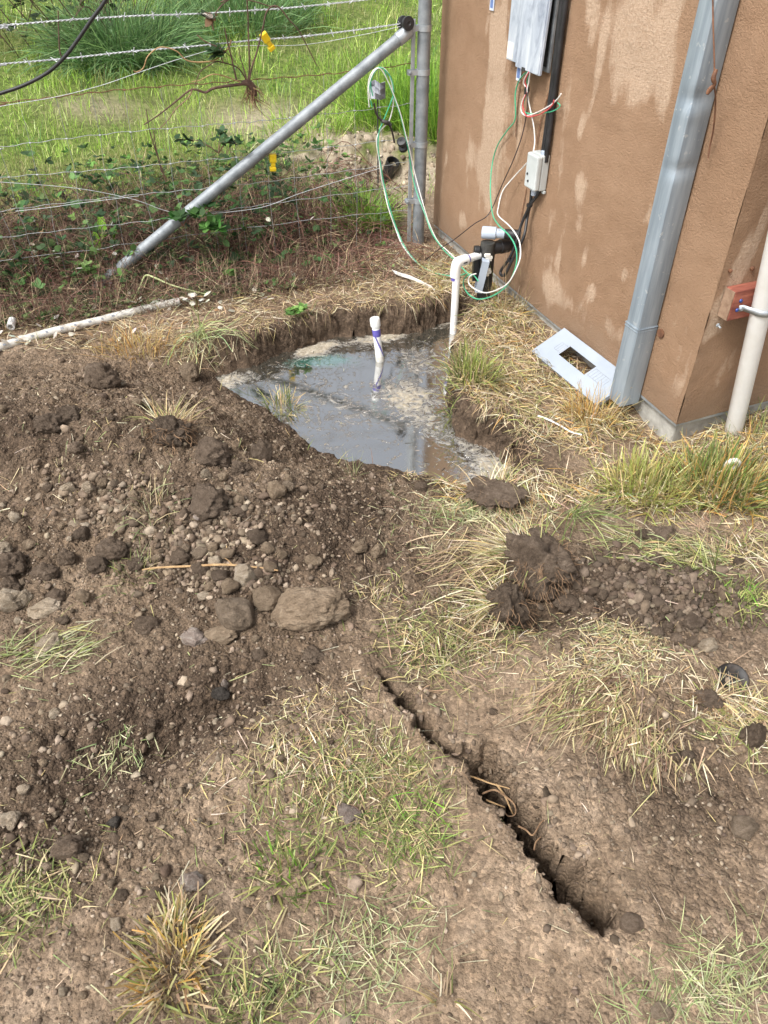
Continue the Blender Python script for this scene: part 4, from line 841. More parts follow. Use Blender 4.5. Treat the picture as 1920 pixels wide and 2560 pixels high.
dp = thing('drain_pipe', 'black plastic pipe stub sticking out of the burrow in the pale dirt', 'pipe', (0.0306, 5.132, 0.0327))
lathe('pipe', [(0, -.12), (.043, -.12), (.043, .09), (.038, .09), (.038, .0), (0, 0)], M_BLACK, dp, 24, along((0, 0, -.01), (.35, -.45, 1)))

# ---------------------------------------------------------------- uprooted bramble hung on the fence
ub = thing('uprooted_bramble', 'uprooted bramble with bare arching canes caught on the fence wires', 'plant', (-0.588, 3.745, 0.8141))
def cane(P, r0, r1, mat=M_BARK): return tube('cane', P, [r0, (r0+r1)/2, r1], mat, ub, 6, 6, True)
cane([(-0.5873, 3.745, 0.8202), (-0.6407, 3.728, 0.8176), (-0.6922, 3.711, 0.8149), (-0.7365, 3.676, 0.8132), (-0.7699, 3.687, 0.7971), (-0.8053, 3.675, 0.8103), (-0.8313, 3.667, 0.809), (-0.8742, 3.653, 0.7828), (-0.921, 3.638, 0.7536), (-0.982, 3.619, 0.7174), (-1.037, 3.601, 0.6901)], .0068, .0022)
cane([(-0.5897, 3.744, 0.8281), (-0.5776, 3.748, 0.8779), (-0.5735, 3.749, 0.9301), (-0.5679, 3.751, 1.01), (-0.5631, 3.753, 1.068), (-0.5618, 3.753, 1.123), (-0.5604, 3.754, 1.204)], .0042, .0025)
cane([(-0.5833, 3.725, 0.832), (-0.5599, 3.733, 0.8959), (-0.5369, 3.74, 0.9436), (-0.506, 3.75, 1.025), (-0.4862, 3.756, 1.079), (-0.4587, 3.765, 1.1), (-0.4308, 3.774, 1.091), (-0.3985, 3.784, 1.051), (-0.3608, 3.796, 1.008), (-0.3269, 3.807, 0.9423), (-0.2921, 3.818, 0.8705)], .0042, .002)
cane([(-0.5915, 3.733, 0.8304), (-0.6104, 3.727, 0.8668), (-0.6323, 3.72, 0.8893), (-0.6772, 3.706, 0.9054), (-0.7101, 3.695, 0.9119), (-0.7425, 3.685, 0.8975), (-0.7774, 3.674, 0.8773), (-0.8059, 3.664, 0.8263)], .0035, .0018)
cane([(-0.5883, 3.713, 0.8345), (-0.6005, 3.709, 0.9003), (-0.6067, 3.707, 0.9303), (-0.6093, 3.707, 0.9627)], .003, .0015)
cane([(-0.6301, 3.689, 0.844), (-0.6387, 3.687, 0.9194), (-0.6505, 3.683, 1.003), (-0.6526, 3.682, 1.035)], .004, .0022)
cane([(-0.7027, 3.687, 1.046), (-0.6908, 3.691, 1.076), (-0.6723, 3.697, 1.098), (-0.6481, 3.704, 1.118), (-0.6198, 3.714, 1.134), (-0.5804, 3.726, 1.167)], .003, .002)
cane([(-0.6598, 3.701, 1.122), (-0.5993, 3.72, 1.137), (-0.5541, 3.735, 1.125), (-0.5159, 3.747, 1.115), (-0.4776, 3.759, 1.102), (-0.4465, 3.769, 1.094)], .0028, .002)
cane([(-0.6214, 3.724, 0.8293), (-0.6836, 3.704, 0.8563), (-0.731, 3.688, 0.8654), (-0.7818, 3.672, 0.8475), (-0.8179, 3.661, 0.8423)], .003, .0015, M_TWIG)
cane([(-0.8174, 3.65, 0.8126), (-0.8378, 3.644, 0.7849), (-0.8922, 3.626, 0.747), (-0.9314, 3.614, 0.706), (-0.9725, 3.601, 0.6743)], .0025, .0015, M_STEM)
cane([(-0.6363, 3.708, 0.9884), (-0.6526, 3.703, 0.9603), (-0.6969, 3.689, 0.9263), (-0.7382, 3.676, 0.9155), (-0.8161, 3.651, 0.9231), (-0.8566, 3.638, 0.9616), (-0.9152, 3.619, 0.9777), (-0.9662, 3.603, 0.9492), (-0.9924, 3.594, 0.9075), (-1.022, 3.585, 0.8948), (-1.03, 3.582, 0.9011)], .0032, .002, M_TWIG)
cane([(-0.7644, 3.657, 1.014), (-0.734, 3.667, 0.9881), (-0.6898, 3.681, 0.9671), (-0.6466, 3.695, 0.9326), (-0.6119, 3.706, 0.886)], .0025, .0015, M_STEM)
rp_ = []
for k in range(34):
    a = random.uniform(0, 6.28); l = random.uniform(.03, .10); c0 = np.array((-0.5818, 3.747, 0.809))+np.array((random.uniform(-.02, .02), random.uniform(-.02, .02), random.uniform(-.05, 0)))
    q = [c0]; v = np.array((math.cos(a)*.7+.25, math.sin(a)*.5, -.5+random.uniform(-.5, .3)))
    for s in range(4): v = v+np.array((random.gauss(0, .35), random.gauss(0, .3), -.15)); q.append(q[-1]+v/np.linalg.norm(v)*l/4)
    rp_.append((q, [.0026, .002, .0016, .001, .0006], 4))
world_child(link('roots', tubes_mesh('roots', rp_), M_ROOT), ub)
o = tube('root_stump', [(-0.617, 3.736, 0.8222), (-0.5904, 3.744, 0.822), (-0.5727, 3.75, 0.8006), (-0.5626, 3.753, 0.7684)], [.008, .016, .015, .006], M_BARK, ub, 8, 4, True)

# ---------------------------------------------------------------- leaves, blades: numpy builders
def blades(P, az, tilt, bend, L, w, col, seg=3, twist=None, tipw=.12, prof=None):
    P = np.asarray(P, float); n = len(P)
    az, tilt, bend, L, w = [np.broadcast_to(np.asarray(v, float), (n,)) for v in (az, tilt, bend, L, w)]
    tw = RNG.uniform(-.9, .9, n) if twist is None else np.broadcast_to(twist, (n,))
    d = np.stack([np.cos(az), np.sin(az)], -1); sd = np.stack([-np.sin(az)*np.cos(tw), np.cos(az)*np.cos(tw), np.sin(tw)], -1)
    V = np.zeros((n, seg+1, 2, 3)); p = P.copy(); C = np.zeros((n, seg+1, 2, 3))
    for s in range(seg+1):
        t = s/seg; ww = w*((1-t**1.6)*(1-tipw)+tipw)*(.75+.25*min(1, t*4+.2)) if prof is None else w*prof[s]
        V[:, s, 0] = p-sd*ww[:, None]/2; V[:, s, 1] = p+sd*ww[:, None]/2
        C[:, s] = col[:, None, :]
        th = tilt+bend*(t+.5/seg)
        p = p+np.concatenate([d*np.sin(th)[:, None], np.cos(th)[:, None]], 1)*(L/seg)[:, None]
    V = V.reshape(-1, 3); C = C.reshape(-1, 3); base = (np.arange(n)*(seg+1)*2)[:, None]
    F_ = np.concatenate([base+np.array((2*s, 2*s+1, 2*s+3, 2*s+2)) for s in range(seg)], 0)
    return V, F_, C
def pal(colors, n, jit=.18, chan=.05):
    c = np.array(colors)[RNG.integers(0, len(colors), n)]; k = RNG.normal(1, jit, (n, 1)).clip(.5, 1.6)
    return c*k*RNG.normal(1, chan, (n, 3))
def merge(parts):
    V, F_, C = [], [], []; o = 0
    for v, f, c in parts: V.append(v); F_.append(f+o); C.append(c); o += len(v)
    return np.concatenate(V), np.concatenate(F_), np.concatenate(C)
def blade_obj(name, parts, mat, parent=None):
    V, F_, C = merge(parts); return link(name, np_mesh(name, V, F_, cols=C), mat, parent)
STRAW = [(.53, .42, .25), (.46, .34, .19), (.60, .51, .35), (.34, .24, .15), (.50, .40, .19), (.66, .59, .43)]
STRAWD = [(.26, .18, .11), (.20, .13, .085), (.33, .24, .15), (.16, .105, .07), (.40, .31, .2)]
ORANGE = [(.50, .30, .09), (.55, .38, .13), (.42, .24, .07), (.55, .44, .18)]
CUT = [(.24, .27, .085), (.37, .36, .14), (.16, .20, .06), (.48, .44, .21), (.12, .16, .05)]
PALEG = [(.38, .39, .20), (.29, .33, .15), (.48, .46, .28), (.20, .25, .10), (.52, .47, .30)]
FRESH = [(.18, .36, .04), (.27, .47, .055), (.13, .27, .035), (.34, .50, .08)]
HILL = [(.30, .50, .06), (.39, .58, .085), (.24, .41, .05), (.48, .60, .17), (.56, .57, .28)]
BLUEG = [(.13, .25, .09), (.18, .31, .12), (.24, .36, .14), (.10, .19, .07)]
def onland(x, y, margin=.0):
    return poly_sd(x, y, PIT) > margin
HC = np.array((-.5, 0))
def in_house(x, y):
    dx = x-A_[0]; dy = y-A_[1]; u = -(dx*E_[0]+dy*E_[1]); v = -(dx*NL[0]+dy*NL[1])
    return (u > -LW-.01) & (u < .01) & (v > -.005) & (v < DW)
def ell(c, rx, ry, ang, n, hard=False):
    """points in a soft ellipse on the ground"""
    if hard: r = np.sqrt(RNG.uniform(0, 1, n)); a = RNG.uniform(0, 2*np.pi, n); u, v = r*np.cos(a), r*np.sin(a)
    else: u, v = RNG.normal(0, .5, n), RNG.normal(0, .5, n)
    ca, sa = math.cos(ang), math.sin(ang)
    return c[0]+u*rx*ca-v*ry*sa, c[1]+u*rx*sa+v*ry*ca
def ground_pts(x, y, margin=.0):
    m = onland(x, y, margin) & ~in_house(x, y); cdd, ctt = line_d(x, y, CRACK); m &= cdd > .03
    x, y = x[m], y[m]; return np.stack([x, y, H(x, y)], -1)
def lying(P, L, w, colors, seg=3, lift=.014, az=None):
    n = len(P); P = P.copy(); P[:, 2] += RNG.uniform(-.002, lift, n)
    a = RNG.uniform(0, 2*np.pi, n) if az is None else az+RNG.normal(0, .45, n)
    ll = RNG.uniform(.5, 1.3, n)*L; ex = P[:, 0]+np.cos(a)*ll, P[:, 1]+np.sin(a)*ll
    dz = np.clip(H(ex[0], ex[1], False)-P[:, 2]+.010, -.06, .08)
    tilt = np.pi/2-np.arctan2(dz, ll)+RNG.normal(-.05, .16, n)
    bd = RNG.normal(0, .6, n)
    return blades(P, a, tilt-bd/2, bd, ll, RNG.uniform(.6, 1.3, n)*w, pal(colors, n), seg)
def upright(P, L, w, colors, seg=3, lean=.35, bend=.6, az=None):
    n = len(P); a = RNG.uniform(0, 2*np.pi, n) if az is None else az+RNG.normal(0, .6, n)
    return blades(P-np.array((0, 0, .006)), a, np.abs(RNG.normal(0, lean, n)), RNG.normal(bend, .35, n), RNG.uniform(.55, 1.25, n)*L, RNG.uniform(.7, 1.3, n)*w, pal(colors, n), seg)
LEAFP = [.12, .86, 1.0, .72, .06]
def leaves(P, az, tilt, bend, L, w, col, twist=0): return blades(P, az, tilt, bend, L, w, col, 4, twist, prof=LEAFP)

# ---------------------------------------------------------------- hillside grass
n = 78000
rr = np.exp(RNG.uniform(np.log(4.0), np.log(15.5), n)); aa = RNG.uniform(-.72, .42, n)
x = rr*np.sin(aa); y = rr*np.cos(aa); s = hill_s(x, y)
sd_ = gauss(x, y, (BURROW[0]-.10, BURROW[1]+.05), .60, .48)*1.6+.75*gauss(x, y, (-0.8841, 5.788, 0.1693), .5, .4)+.6*gauss(x, y, (-2.003, 5.892, 0.2324), .35, .3)
m = (s > .45+.35*perlin(x/.3, y/.3, 5)) & ~in_house(x, y) & (RNG.uniform(0, 1, n) > sd_*1.05)
x, y, s, rr = x[m], y[m], s[m], rr[m]; n = len(x)
tall = np.clip(.9+.9*fbm(x, y, .8, 3, 15), .35, 1.9); dryp = fbm(x, y, .9, 2, 19) > .38
c = pal(HILL, n, .33); shade_ = fbm(x, y, .45, 2, 23) > .36; c[shade_] = pal(FRESH+BLUEG[:2], shade_.sum(), .3); c[dryp] = pal([(.46, .42, .22), (.40, .38, .17), (.36, .40, .13)], dryp.sum(), .15)
P = np.stack([x, y, H(x, y)-.008], -1)
gp = blades(P, RNG.uniform(0, 6.28, n), np.abs(RNG.normal(0, .30, n)), RNG.normal(.6, .4, n), RNG.uniform(.045, .14, n)*tall, RNG.uniform(.0030, .0052, n)*np.clip(rr/5.5, 1, 2.4), c, 2)
grass = blade_obj('grass', [gp], M_BLADE); tag(grass, 'bright green spring grass covering the hillside behind the fence', 'grass', kind='stuff')
def tuft(name, label, c, n, r, L, w, colors, lean=.45, bend=.7, mat=None, group=None, seg=3, drop=0, az=None, ry=None, cat='grass tuft', tip=.3, wild=.9):
    th_ = RNG.uniform(0, 6.28, n); q = np.sqrt(RNG.uniform(0, 1, n)); dx = q*r*np.cos(th_); dy = q*(ry or r)*np.sin(th_)
    x, y = c[0]+dx, c[1]+dy; z = np.maximum(H(x, y), WATER_Z-.01)-.006-drop
    a = (th_ if az is None else az)+RNG.normal(0, wild, n)
    stray = RNG.uniform(0, 1, n) < .22
    V = blades(np.stack([x-c[0], y-c[1], z-c[2]], -1), a, np.abs(q*lean+RNG.normal(0, .25, n)+stray*RNG.normal(0, .7, n)), RNG.normal(bend, .45, n), RNG.uniform(.35, 1.2, n)*L, RNG.uniform(.6, 1.4, n)*w, pal(colors, n, .25), seg, tipw=tip)
    o = blade_obj(name, [V], mat or M_BLADE); o.location = c
    return tag(o, label, cat, group)
tuft('grass_tussock', 'big blue-green grass tussock on the hillside under the top barbed wire', (-2.068, 7, 0.3361), 2600, .42, .55, .0075, BLUEG, 1.0, .9, seg=4)
tuft('grass_tussock', 'dark green grass clump at the upper edge beside the uprooted canes', (-1.292, 8.119, 0.4316), 1500, .6, .5, .008, BLUEG, .9, .7)
tuft('grass_tuft', 'tall green grass standing between brace pipe and corner post', (0.0833, 5.82, 0.1613), 1300, .30, .36, .005, FRESH, .35, .5)
tuft('grass_tuft', 'tall green grass in the gap between corner post and stucco wall', (0.3266, 5.557, 0.1518), 900, .26, .42, .006, FRESH, .3, .5)
tuft('grass_tuft', 'bright green grass tuft at the foot of the fence beside the tension bar', (-0.1117, 4.3, 0.0044), 900, .13, .22, .0042, FRESH, .75, .7)
tuft('grass_tuft', 'green grass sprouting above the pale dirt behind the mesh', (-0.5114, 5.604, 0.1642), 500, .30, .13, .005, HILL, .5, .6)
tuft('grass_tuft', 'green grass around the hanging coil of wires', (-0.0823, 5.732, 0.1573), 350, .30, .13, .005, HILL, .5, .6)

# ---------------------------------------------------------------- brambles along the fence
def fence_pts(n, s0, s1, o0, o1, zmax=0, zp=1.0):
    s = RNG.uniform(s0, s1, n); o = RNG.uniform(o0, o1, n)
    x = FPt[0]+FE[0]*s+FNv[0]*o; y = FPt[1]+FE[1]*s+FNv[1]*o
    return np.stack([x, y, H(x, y)+zmax*(1-.75*sstep(-.1, .2, o))*RNG.uniform(0, 1, n)**zp], -1)
BR = [(.04, .085, .028), (.055, .115, .032), (.085, .16, .045), (.03, .06, .024), (.12, .21, .065)]
def trifoliate(P, L, colors, jit=.2):
    n = len(P); az = RNG.uniform(0, 6.28, n); out = []; c = pal(colors, n, jit)
    for da, k in ((0, 1.15), (1.25, 1), (-1.25, 1)):
        l = L*k*RNG.uniform(.75, 1.25, n); out.append(leaves(P, az+da, RNG.normal(1.15, .3, n), RNG.normal(.25, .25, n), l, l*.72, c*RNG.normal(1, .1, (n, 1)), RNG.normal(0, .35, n)))
    return out
WEED = [(.06, .13, .03), (.09, .19, .045), (.14, .26, .06), (.045, .09, .03)]
parts = trifoliate(fence_pts(520, .6, 2.5, -.85, .05, .36, .9), .032, BR+[(.05, .09, .04)]*2) + trifoliate(fence_pts(300, .75, 2.4, .0, .36, .14, 1.2), .026, BR+[(.14, .22, .08)]) + trifoliate(fence_pts(650, .15, 1.7, -1.3, -.35, .20, 1.0), .030, WEED) + trifoliate(fence_pts(420, .5, 2.4, -.75, .20, .32, 1.0), .036, BR) + trifoliate(fence_pts(520, .9, 2.2, -.3, .35, .14, 1.5), .026, BR+[(.2, .28, .10)]*2) + trifoliate(fence_pts(140, .0, .9, -.5, .1, .14, 1.5), .026, BR+[(.2, .3, .09)]*2) + trifoliate(fence_pts(900, .2, 2.3, -.8, .38, .12, 1.5), .015, [(.16, .24, .08), (.10, .16, .05), (.24, .30, .12)])
o = blade_obj('bramble_leaves', parts, M_LEAF); tag(o, 'low tangle of dark green bramble leaves along the fence', 'brambles', kind='stuff')
nl_ = 200; P = np.concatenate([fence_pts(150, .7, 2.1, .0, .62, .10, 2), fence_pts(50, .5, 2.2, -.4, .2, .25, 1)])
o = blade_obj('dead_leaves', [leaves(P, RNG.uniform(0, 6.28, nl_), RNG.normal(1.3, .35, nl_), RNG.normal(.2, .3, nl_), .030*RNG.uniform(.7, 1.4, nl_), .022*RNG.uniform(.7, 1.3, nl_), pal([(.62, .60, .50), (.72, .70, .62), (.48, .45, .34), (.36, .22, .12)], nl_), RNG.normal(0, .4, nl_)),], M_LEAF)
tag(o, 'pale dead bramble leaves strewn under the canes', 'dead leaves', kind='stuff')
NC = 800; s0 = RNG.uniform(.10, 2.5, NC); o0 = RNG.uniform(-.85, .26, NC); a0 = RNG.uniform(0, 6.28, NC); l0 = RNG.uniform(.25, .8, NC); hg = RNG.uniform(.02, .26, NC); kk = np.arange(NC)
tt_ = np.linspace(0, 1, 7)[None]; ss = s0[:, None]+np.cos(a0)[:, None]*l0[:, None]*(tt_-.5)+.03*np.sin(tt_*5+kk[:, None]); oo = o0[:, None]+np.sin(a0)[:, None]*l0[:, None]*.6*(tt_-.5)
xx = FPt[0]+FE[0]*ss+FNv[0]*oo; yy = FPt[1]+FE[1]*ss+FNv[1]*oo
zz = H(xx, yy)+.004+hg[:, None]*np.where(oo < 0, 1, .45)*4*tt_*(1-tt_)*(.6+.4*np.sin(kk[:, None]+tt_*3))
tb_ = [(smooth_path(np.stack([xx[k], yy[k], zz[k]], -1), 2), random.uniform(.0011, .0026), 3) for k in range(NC)]
o = link('bramble_canes', tubes_mesh('bramble_canes', tb_), M_STEM); tag(o, 'reddish bramble canes criss-crossing in front of the fence', 'brambles', kind='stuff')
P = fence_pts(34000, -.02, 2.7, -.85, .42, .26, 1.3)
dn = RNG.uniform(0, 1, len(P)) < (.25+.75*sstep(.25, .7, (P[:, 0]-FPt[0])*FE[0]+(P[:, 1]-FPt[1])*FE[1]))
P = P[dn]; n = len(P)
a = RNG.uniform(0, 6.28, n)
o = blade_obj('dry_undergrowth', [blades(P, a, RNG.normal(1.1, .5, n), RNG.normal(0, .6, n), RNG.uniform(.05, .17, n), RNG.uniform(.0012, .0030, n), pal([(.14, .09, .062), (.09, .058, .043), (.19, .13, .088), (.075, .045, .036), (.26, .185, .12), (.15, .065, .052), (.42, .33, .21)], n, .4), 3)], M_STRAW)
tag(o, 'brown dry undergrowth and dead stalks beneath the brambles', 'undergrowth', kind='stuff')
# prominent single plants at the fence
for c_, lab, k_ in (((-1.057, 3.242, 0.0069), 'spray of white dead leaves over the white ground pipe', 12), ((-0.8766, 3.27, 0.0115), 'spray of white dead leaves right of the ground pipe end', 16), ((-1.508, 2.886, 0.0098), 'single white dead leaves beside the pipe offcut', 6)):
    t_ = thing('dead_leaf_spray', lab, 'dead leaves', c_)
    P = RNG.uniform((-.06, -.02, .015), (.07, .03, .05), (k_, 3)); V, F_, C = leaves(P, RNG.uniform(0, 6.28, k_), RNG.normal(1.35, .3, k_), RNG.normal(.1, .3, k_), .034*RNG.uniform(.8, 1.3, k_), .024*RNG.uniform(.8, 1.3, k_), pal([(.74, .72, .64), (.66, .64, .54)], k_, .08), RNG.normal(0, .3, k_))
    V = V.reshape(k_, -1, 3); C = C.reshape(k_, -1, 3)
    for q in range(k_): link('leaf', np_mesh('leaf', V[q], F_[:len(F_)//k_] if False else np.array([(2*i, 2*i+1, 2*i+3, 2*i+2) for i in range(4)]), cols=C[q]), M_LEAF, t_)
    tube('stem', [tuple(P[0]), tuple(P[k_//2]), tuple(P[-1])], .0012, M_TWIG, t_, 5, 4)
st_ = thing('bent_grass_stalk', 'pale green grass stalk bent over beside the white dead leaves', 'plant', (-1.086, 3.385, 0.0075))
tube('stalk', [(-1.145, 3.274, 0.0326), (-1.129, 3.366, 0.0579), (-1.111, 3.428, 0.0868), (-1.062, 3.403, 0.0879), (-0.9681, 3.358, 0.0689), (-0.8119, 3.32, 0.045)], [.002, .0035, .004, .004, .0035, .002], simple('pale_green_stalk', (.42, .48, .20), (.52, .56, .28), 12, .6), st_, 6, 5, True)
dk = thing('dock_plant', 'dock plant with tall bright green leaves among the brambles', 'plant', (-1.387, 3.773, 0.0067))
for (dx, dy, dz, az_, tl, L_, w_) in ((-.005, .0, .10, 1.4, .10, .155, .050), (-.03, -.02, .04, 2.0, .30, .13, .038), (.02, .0, .07, .8, .45, .10, .032)):
    V, F_, C = leaves(np.array([(dx, dy, dz)]), np.array([az_]), tl, .25, L_, w_, np.array([(.24, .50, .05)]), .15); link('leaf', np_mesh('leaf', V, F_, cols=C), M_LEAF, dk)
tube('stalk', [(0, 0, -.02), (-.004, 0, .06), (-.005, 0, .12)], .004, M_GRSTEM, dk, 6, 3)
def sprig(label, c, n, L, colors, h, spread=.08, stem=M_STEM):
    t_ = thing('leafy_sprig', label, 'plant', c)
    pts = []
    for k in range(max(2, n//5)):
        a = random.uniform(0, 6.28); r_ = spread*random.uniform(.4, 1); q = [(0, 0, -.02), (r_*.4*math.cos(a), r_*.4*math.sin(a), h*.6), (r_*math.cos(a), r_*math.sin(a), h*random.uniform(.7, 1.1))]
        tube('stem', q, [.002, .0016, .001], stem, t_, 5, 4); pts += [np.array(q[1])*(1-t)+np.array(q[2])*t for t in np.linspace(.1, 1, 5)]
    P = np.array(pts); V, F_, C = merge(trifoliate(P, L, colors)); link('foliage', np_mesh('foliage', V, F_, cols=C), M_LEAF, t_); return t_
sprig('green bramble sprig growing across the lower brace pipe', (-0.9428, 3.6, 0.2725), 20, .045, [(.06, .15, .035), (.08, .19, .045), (.045, .10, .03)], .05, .14)
sprig('green bramble sprig hanging beside the brace pipe to its right', (-0.8318, 3.614, 0.22), 15, .042, [(.07, .17, .04), (.09, .21, .05)], .05, .10)
sprig('bramble sprig with dark round leaves behind the brace pipe', (-0.7744, 3.822, 0.5312), 30, .033, [(.035, .075, .03), (.05, .10, .04), (.08, .15, .05)], .06, .22)
sprig('small bright weed at the foot of the brace pipe', (-1.396, 3.472, 0.0061), 20, .028, [(.20, .34, .10), (.16, .29, .08)], .12, .06, M_GRSTEM)
sprig('little green weed hanging over the rear edge of the pit', (-0.3826, 3.157, 0.0194), 20, .026, [(.12, .25, .06), (.18, .32, .08)], .05, .08, M_GRSTEM)
sprig('fresh green weed on the bank behind the pit', (-0.7507, 3.514, 0.0052), 12, .026, [(.10, .24, .05), (.15, .30, .07)], .07, .05, M_GRSTEM)
sprig('dark clustered leaves low on the uprooted canes', (-0.6791, 3.695, 0.9282), 12, .045, [(.04, .08, .03), (.07, .12, .05)], .02, .05)
sprig('curled brown and green leaves at the top of the uprooted canes', (-0.7011, 3.688, 1.046), 12, .035, [(.05, .08, .04), (.22, .13, .07), (.6, .56, .5)], .03, .05)
for P, lab in (([(-1.036, 3.685, 0.7315), (-1.04, 3.684, 0.6561), (-1.033, 3.686, 0.5893), (-1.021, 3.69, 0.503), (-1.01, 3.694, 0.4226)], 'dark bare stalk standing upright behind the mesh, the taller of two'), ([(-1.023, 3.689, 0.6416), (-1.026, 3.688, 0.5887), (-1.024, 3.689, 0.5291), (-1.021, 3.69, 0.468)], 'dark bare stalk standing upright behind the mesh, the shorter of two'), ([(-1.291, 3.604, 1.107), (-1.31, 3.598, 1.021), (-1.32, 3.595, 0.9649), (-1.315, 3.596, 0.9361)], 'pale dead stalk behind the top barbed wires at the left')):
    o = tube('dry_stalk', P, [.002, .0028, .003], M_BARK, None, 6, 4); tag(o, lab, 'stalk')
bb = thing('bramble_bush', 'dark leafless bramble bush at the upper corner of the hillside', 'bush', (-2.897, 7.124, 0.3699))
q_ = []
for k in range(60):
    a = random.uniform(0, 6.28); l = random.uniform(.4, 1.2); b0 = np.array((random.uniform(-1.0, .9), random.uniform(-.3, .6), 0)); q = [b0]
    for t in range(5): q.append(b0+np.array((math.cos(a)*l*t/5, math.sin(a)*l*t/5, math.sin(t/5*2.6)*l*.7)))
    q_.append((smooth_path(q, 2), .004, 4))
link('canes', tubes_mesh('canes', q_), M_BARK, bb)
P = RNG.uniform((-1.2, -.5, .05), (1.0, .8, .55), (260, 3)); V, F_, C = merge(trifoliate(P, .05, [(.03, .05, .022), (.05, .08, .03), (.10, .12, .05)])); link('foliage', np_mesh('foliage', V, F_, cols=C), M_LEAF, bb)

# ---------------------------------------------------------------- straw thatch on the banks
def region(n, x0, x1, y0, y1, dens):
    x = RNG.uniform(x0, x1, n); y = RNG.uniform(y0, y1, n); m = RNG.uniform(0, 1, n) < dens(x, y); return ground_pts(x[m], y[m], .045)
Pb = region(34000, -1.95, .42, 2.68, 4.15, lambda x, y: sstep(2.66, 2.92, y+.10*x+.08*perlin(x/.2, y/.2, 3))*sstep(.12, -.12, hill_s(x, y))*(.6+.5*fbm(x, y, .22, 2, 4)))
Pr = region(52000, .18, 1.75, 1.62, 3.75, lambda x, y: sstep(1.72, 2.02, y-.10*perlin(x/.2, y/.2, 7))*np.clip(.72+.65*fbm(x, y, .2, 2, 9)-.8*gauss(x, y, (0.6395, 2.076, 0), .14, .09)-.7*gauss(x, y, (0.8379, 2.167, 0), .10, .07), 0, 1))
parts = [lying(Pb, .075, .0030, STRAW+STRAWD, lift=.02), lying(Pr[:len(Pr)//2], .07, .0028, STRAW+STRAWD[:2], lift=.022), lying(Pr[len(Pr)//2:], .085, .0030, STRAW+CUT[:2]+ORANGE[:1], lift=.03)]
# overhanging fringe at the rim of the pit
e_ = region(40000, -1.0, 1.0, 1.9, 3.8, lambda x, y: (np.abs(poly_sd(x, y, PIT)-.07) < .025)*(1-.97*sstep(.0, .5, ((x-PIT_C[0])*-.62+(y-PIT_C[1])*-.78)/np.hypot(x-PIT_C[0], y-PIT_C[1]))))[:6000]
if len(e_):
    e_ = e_[(fbm(e_[:, 0], e_[:, 1], .09, 2, 66) > .12) | (RNG.uniform(0, 1, len(e_)) < .10)][:1500]
    eps = .02; gxx = poly_sd(e_[:, 0]+eps, e_[:, 1], PIT)-poly_sd(e_[:, 0]-eps, e_[:, 1], PIT); gyy = poly_sd(e_[:, 0], e_[:, 1]+eps, PIT)-poly_sd(e_[:, 0], e_[:, 1]-eps, PIT)
    n = len(e_); a = np.arctan2(-gyy, -gxx)+RNG.normal(0, .5, n); e_[:, 2] += .012
    parts.append(blades(e_, a, RNG.normal(1.2, .4, n), RNG.normal(.8, .6, n), RNG.uniform(.02, .10, n), RNG.uniform(.0014, .0030, n), pal(STRAW+STRAWD+CUT[:2], n), 3))
thatch = blade_obj('dry_grass', parts, M_STRAW); tag(thatch, 'matted dry grass covering the banks around the pit', 'dry grass', kind='stuff')
Pg = region(6000, .2, 1.7, 1.75, 3.7, lambda x, y: .25+.6*fbm(x, y, .25, 2, 33)); Pg2 = region(5000, -1.9, .4, 2.9, 4.0, lambda x, y: (.06+.5*fbm(x, y, .25, 2, 35))*sstep(.1, -.1, hill_s(x, y)))
sg = blade_obj('short_grass', [upright(Pg, .036, .0030, CUT+STRAW[:2], lean=.6), upright(Pg2, .05, .0030, CUT+FRESH[:1], lean=.6)], M_BLADE); tag(sg, 'short green blades coming up through the dry grass of the banks', 'grass', kind='stuff')

# cut grass and clippings over the bare earth
parts = []
def patch(c, rx, ry, ang, n, L, w, cols, up=0, az=None, lift=.014, hard=False):
    x, y = ell(c, rx, ry, ang, n, hard); P = ground_pts(x, y); k = int(len(P)*up)
    if len(P)-k: parts.append(lying(P[k:], L, w, cols, lift=lift, az=az))
    if k: parts.append(upright(P[:k], L*.75, w*1.1, cols, lean=.7))
patch((0.1835, 1.738, 0.014), .24, .26, 0, 620, .06, .0023, PALEG+STRAW[:3]+STRAWD, .15)
patch((0.3051, 1.856, 0.011), .16, .10, 0, 500, .07, .003, PALEG, .15)
patch((0.2145, 1.341, 0.001), .20, .15, .3, 850, .065, .0024, STRAW+CUT+STRAWD[:3], .25, lift=.03)
patch((0.1244, 1.262, 0.0136), .16, .12, 0, 420, .075, .0025, STRAW+CUT*2, .25)
patch((-0.0878, 0.8565, 0.0112), .24, .17, .3, 1250, .05, .0026, CUT*2+STRAW[:2]+STRAWD[:2], .5)
patch((0, 0.9453, 0.0084), .13, .12, .3, 620, .055, .0024, STRAW+CUT+STRAWD[:2], .3)
patch((-0.2185, 0.9535, 0.0299), .20, .10, .4, 420, .05, .0026, STRAW+CUT[:2], .2)
patch((0.0593, 0.7765, 0.011), .10, .10, .3, 450, .06, .0027, CUT*2+FRESH[:1]+STRAW[:2], .45)
patch((-0.0455, 0.5461, 0.0034), .16, .10, .3, 430, .045, .0024, PALEG, .1)
patch((0.5989, 0.4986, 0.0067), .16, .08, .3, 480, .06, .0024, PALEG, .15)
patch((0.8678, 1.65, 0.0155), .24, .08, -.2, 480, .08, .003, PALEG+CUT[:2]+STRAW[:2], .1, az=2.9)
patch((1.007, 1.465, 0.0063), .10, .06, 0, 350, .06, .003, CUT+FRESH[:1], .5)
patch((1.102, 1.671, 0.012), .14, .10, 0, 350, .07, .003, STRAW+CUT[:2], .2)
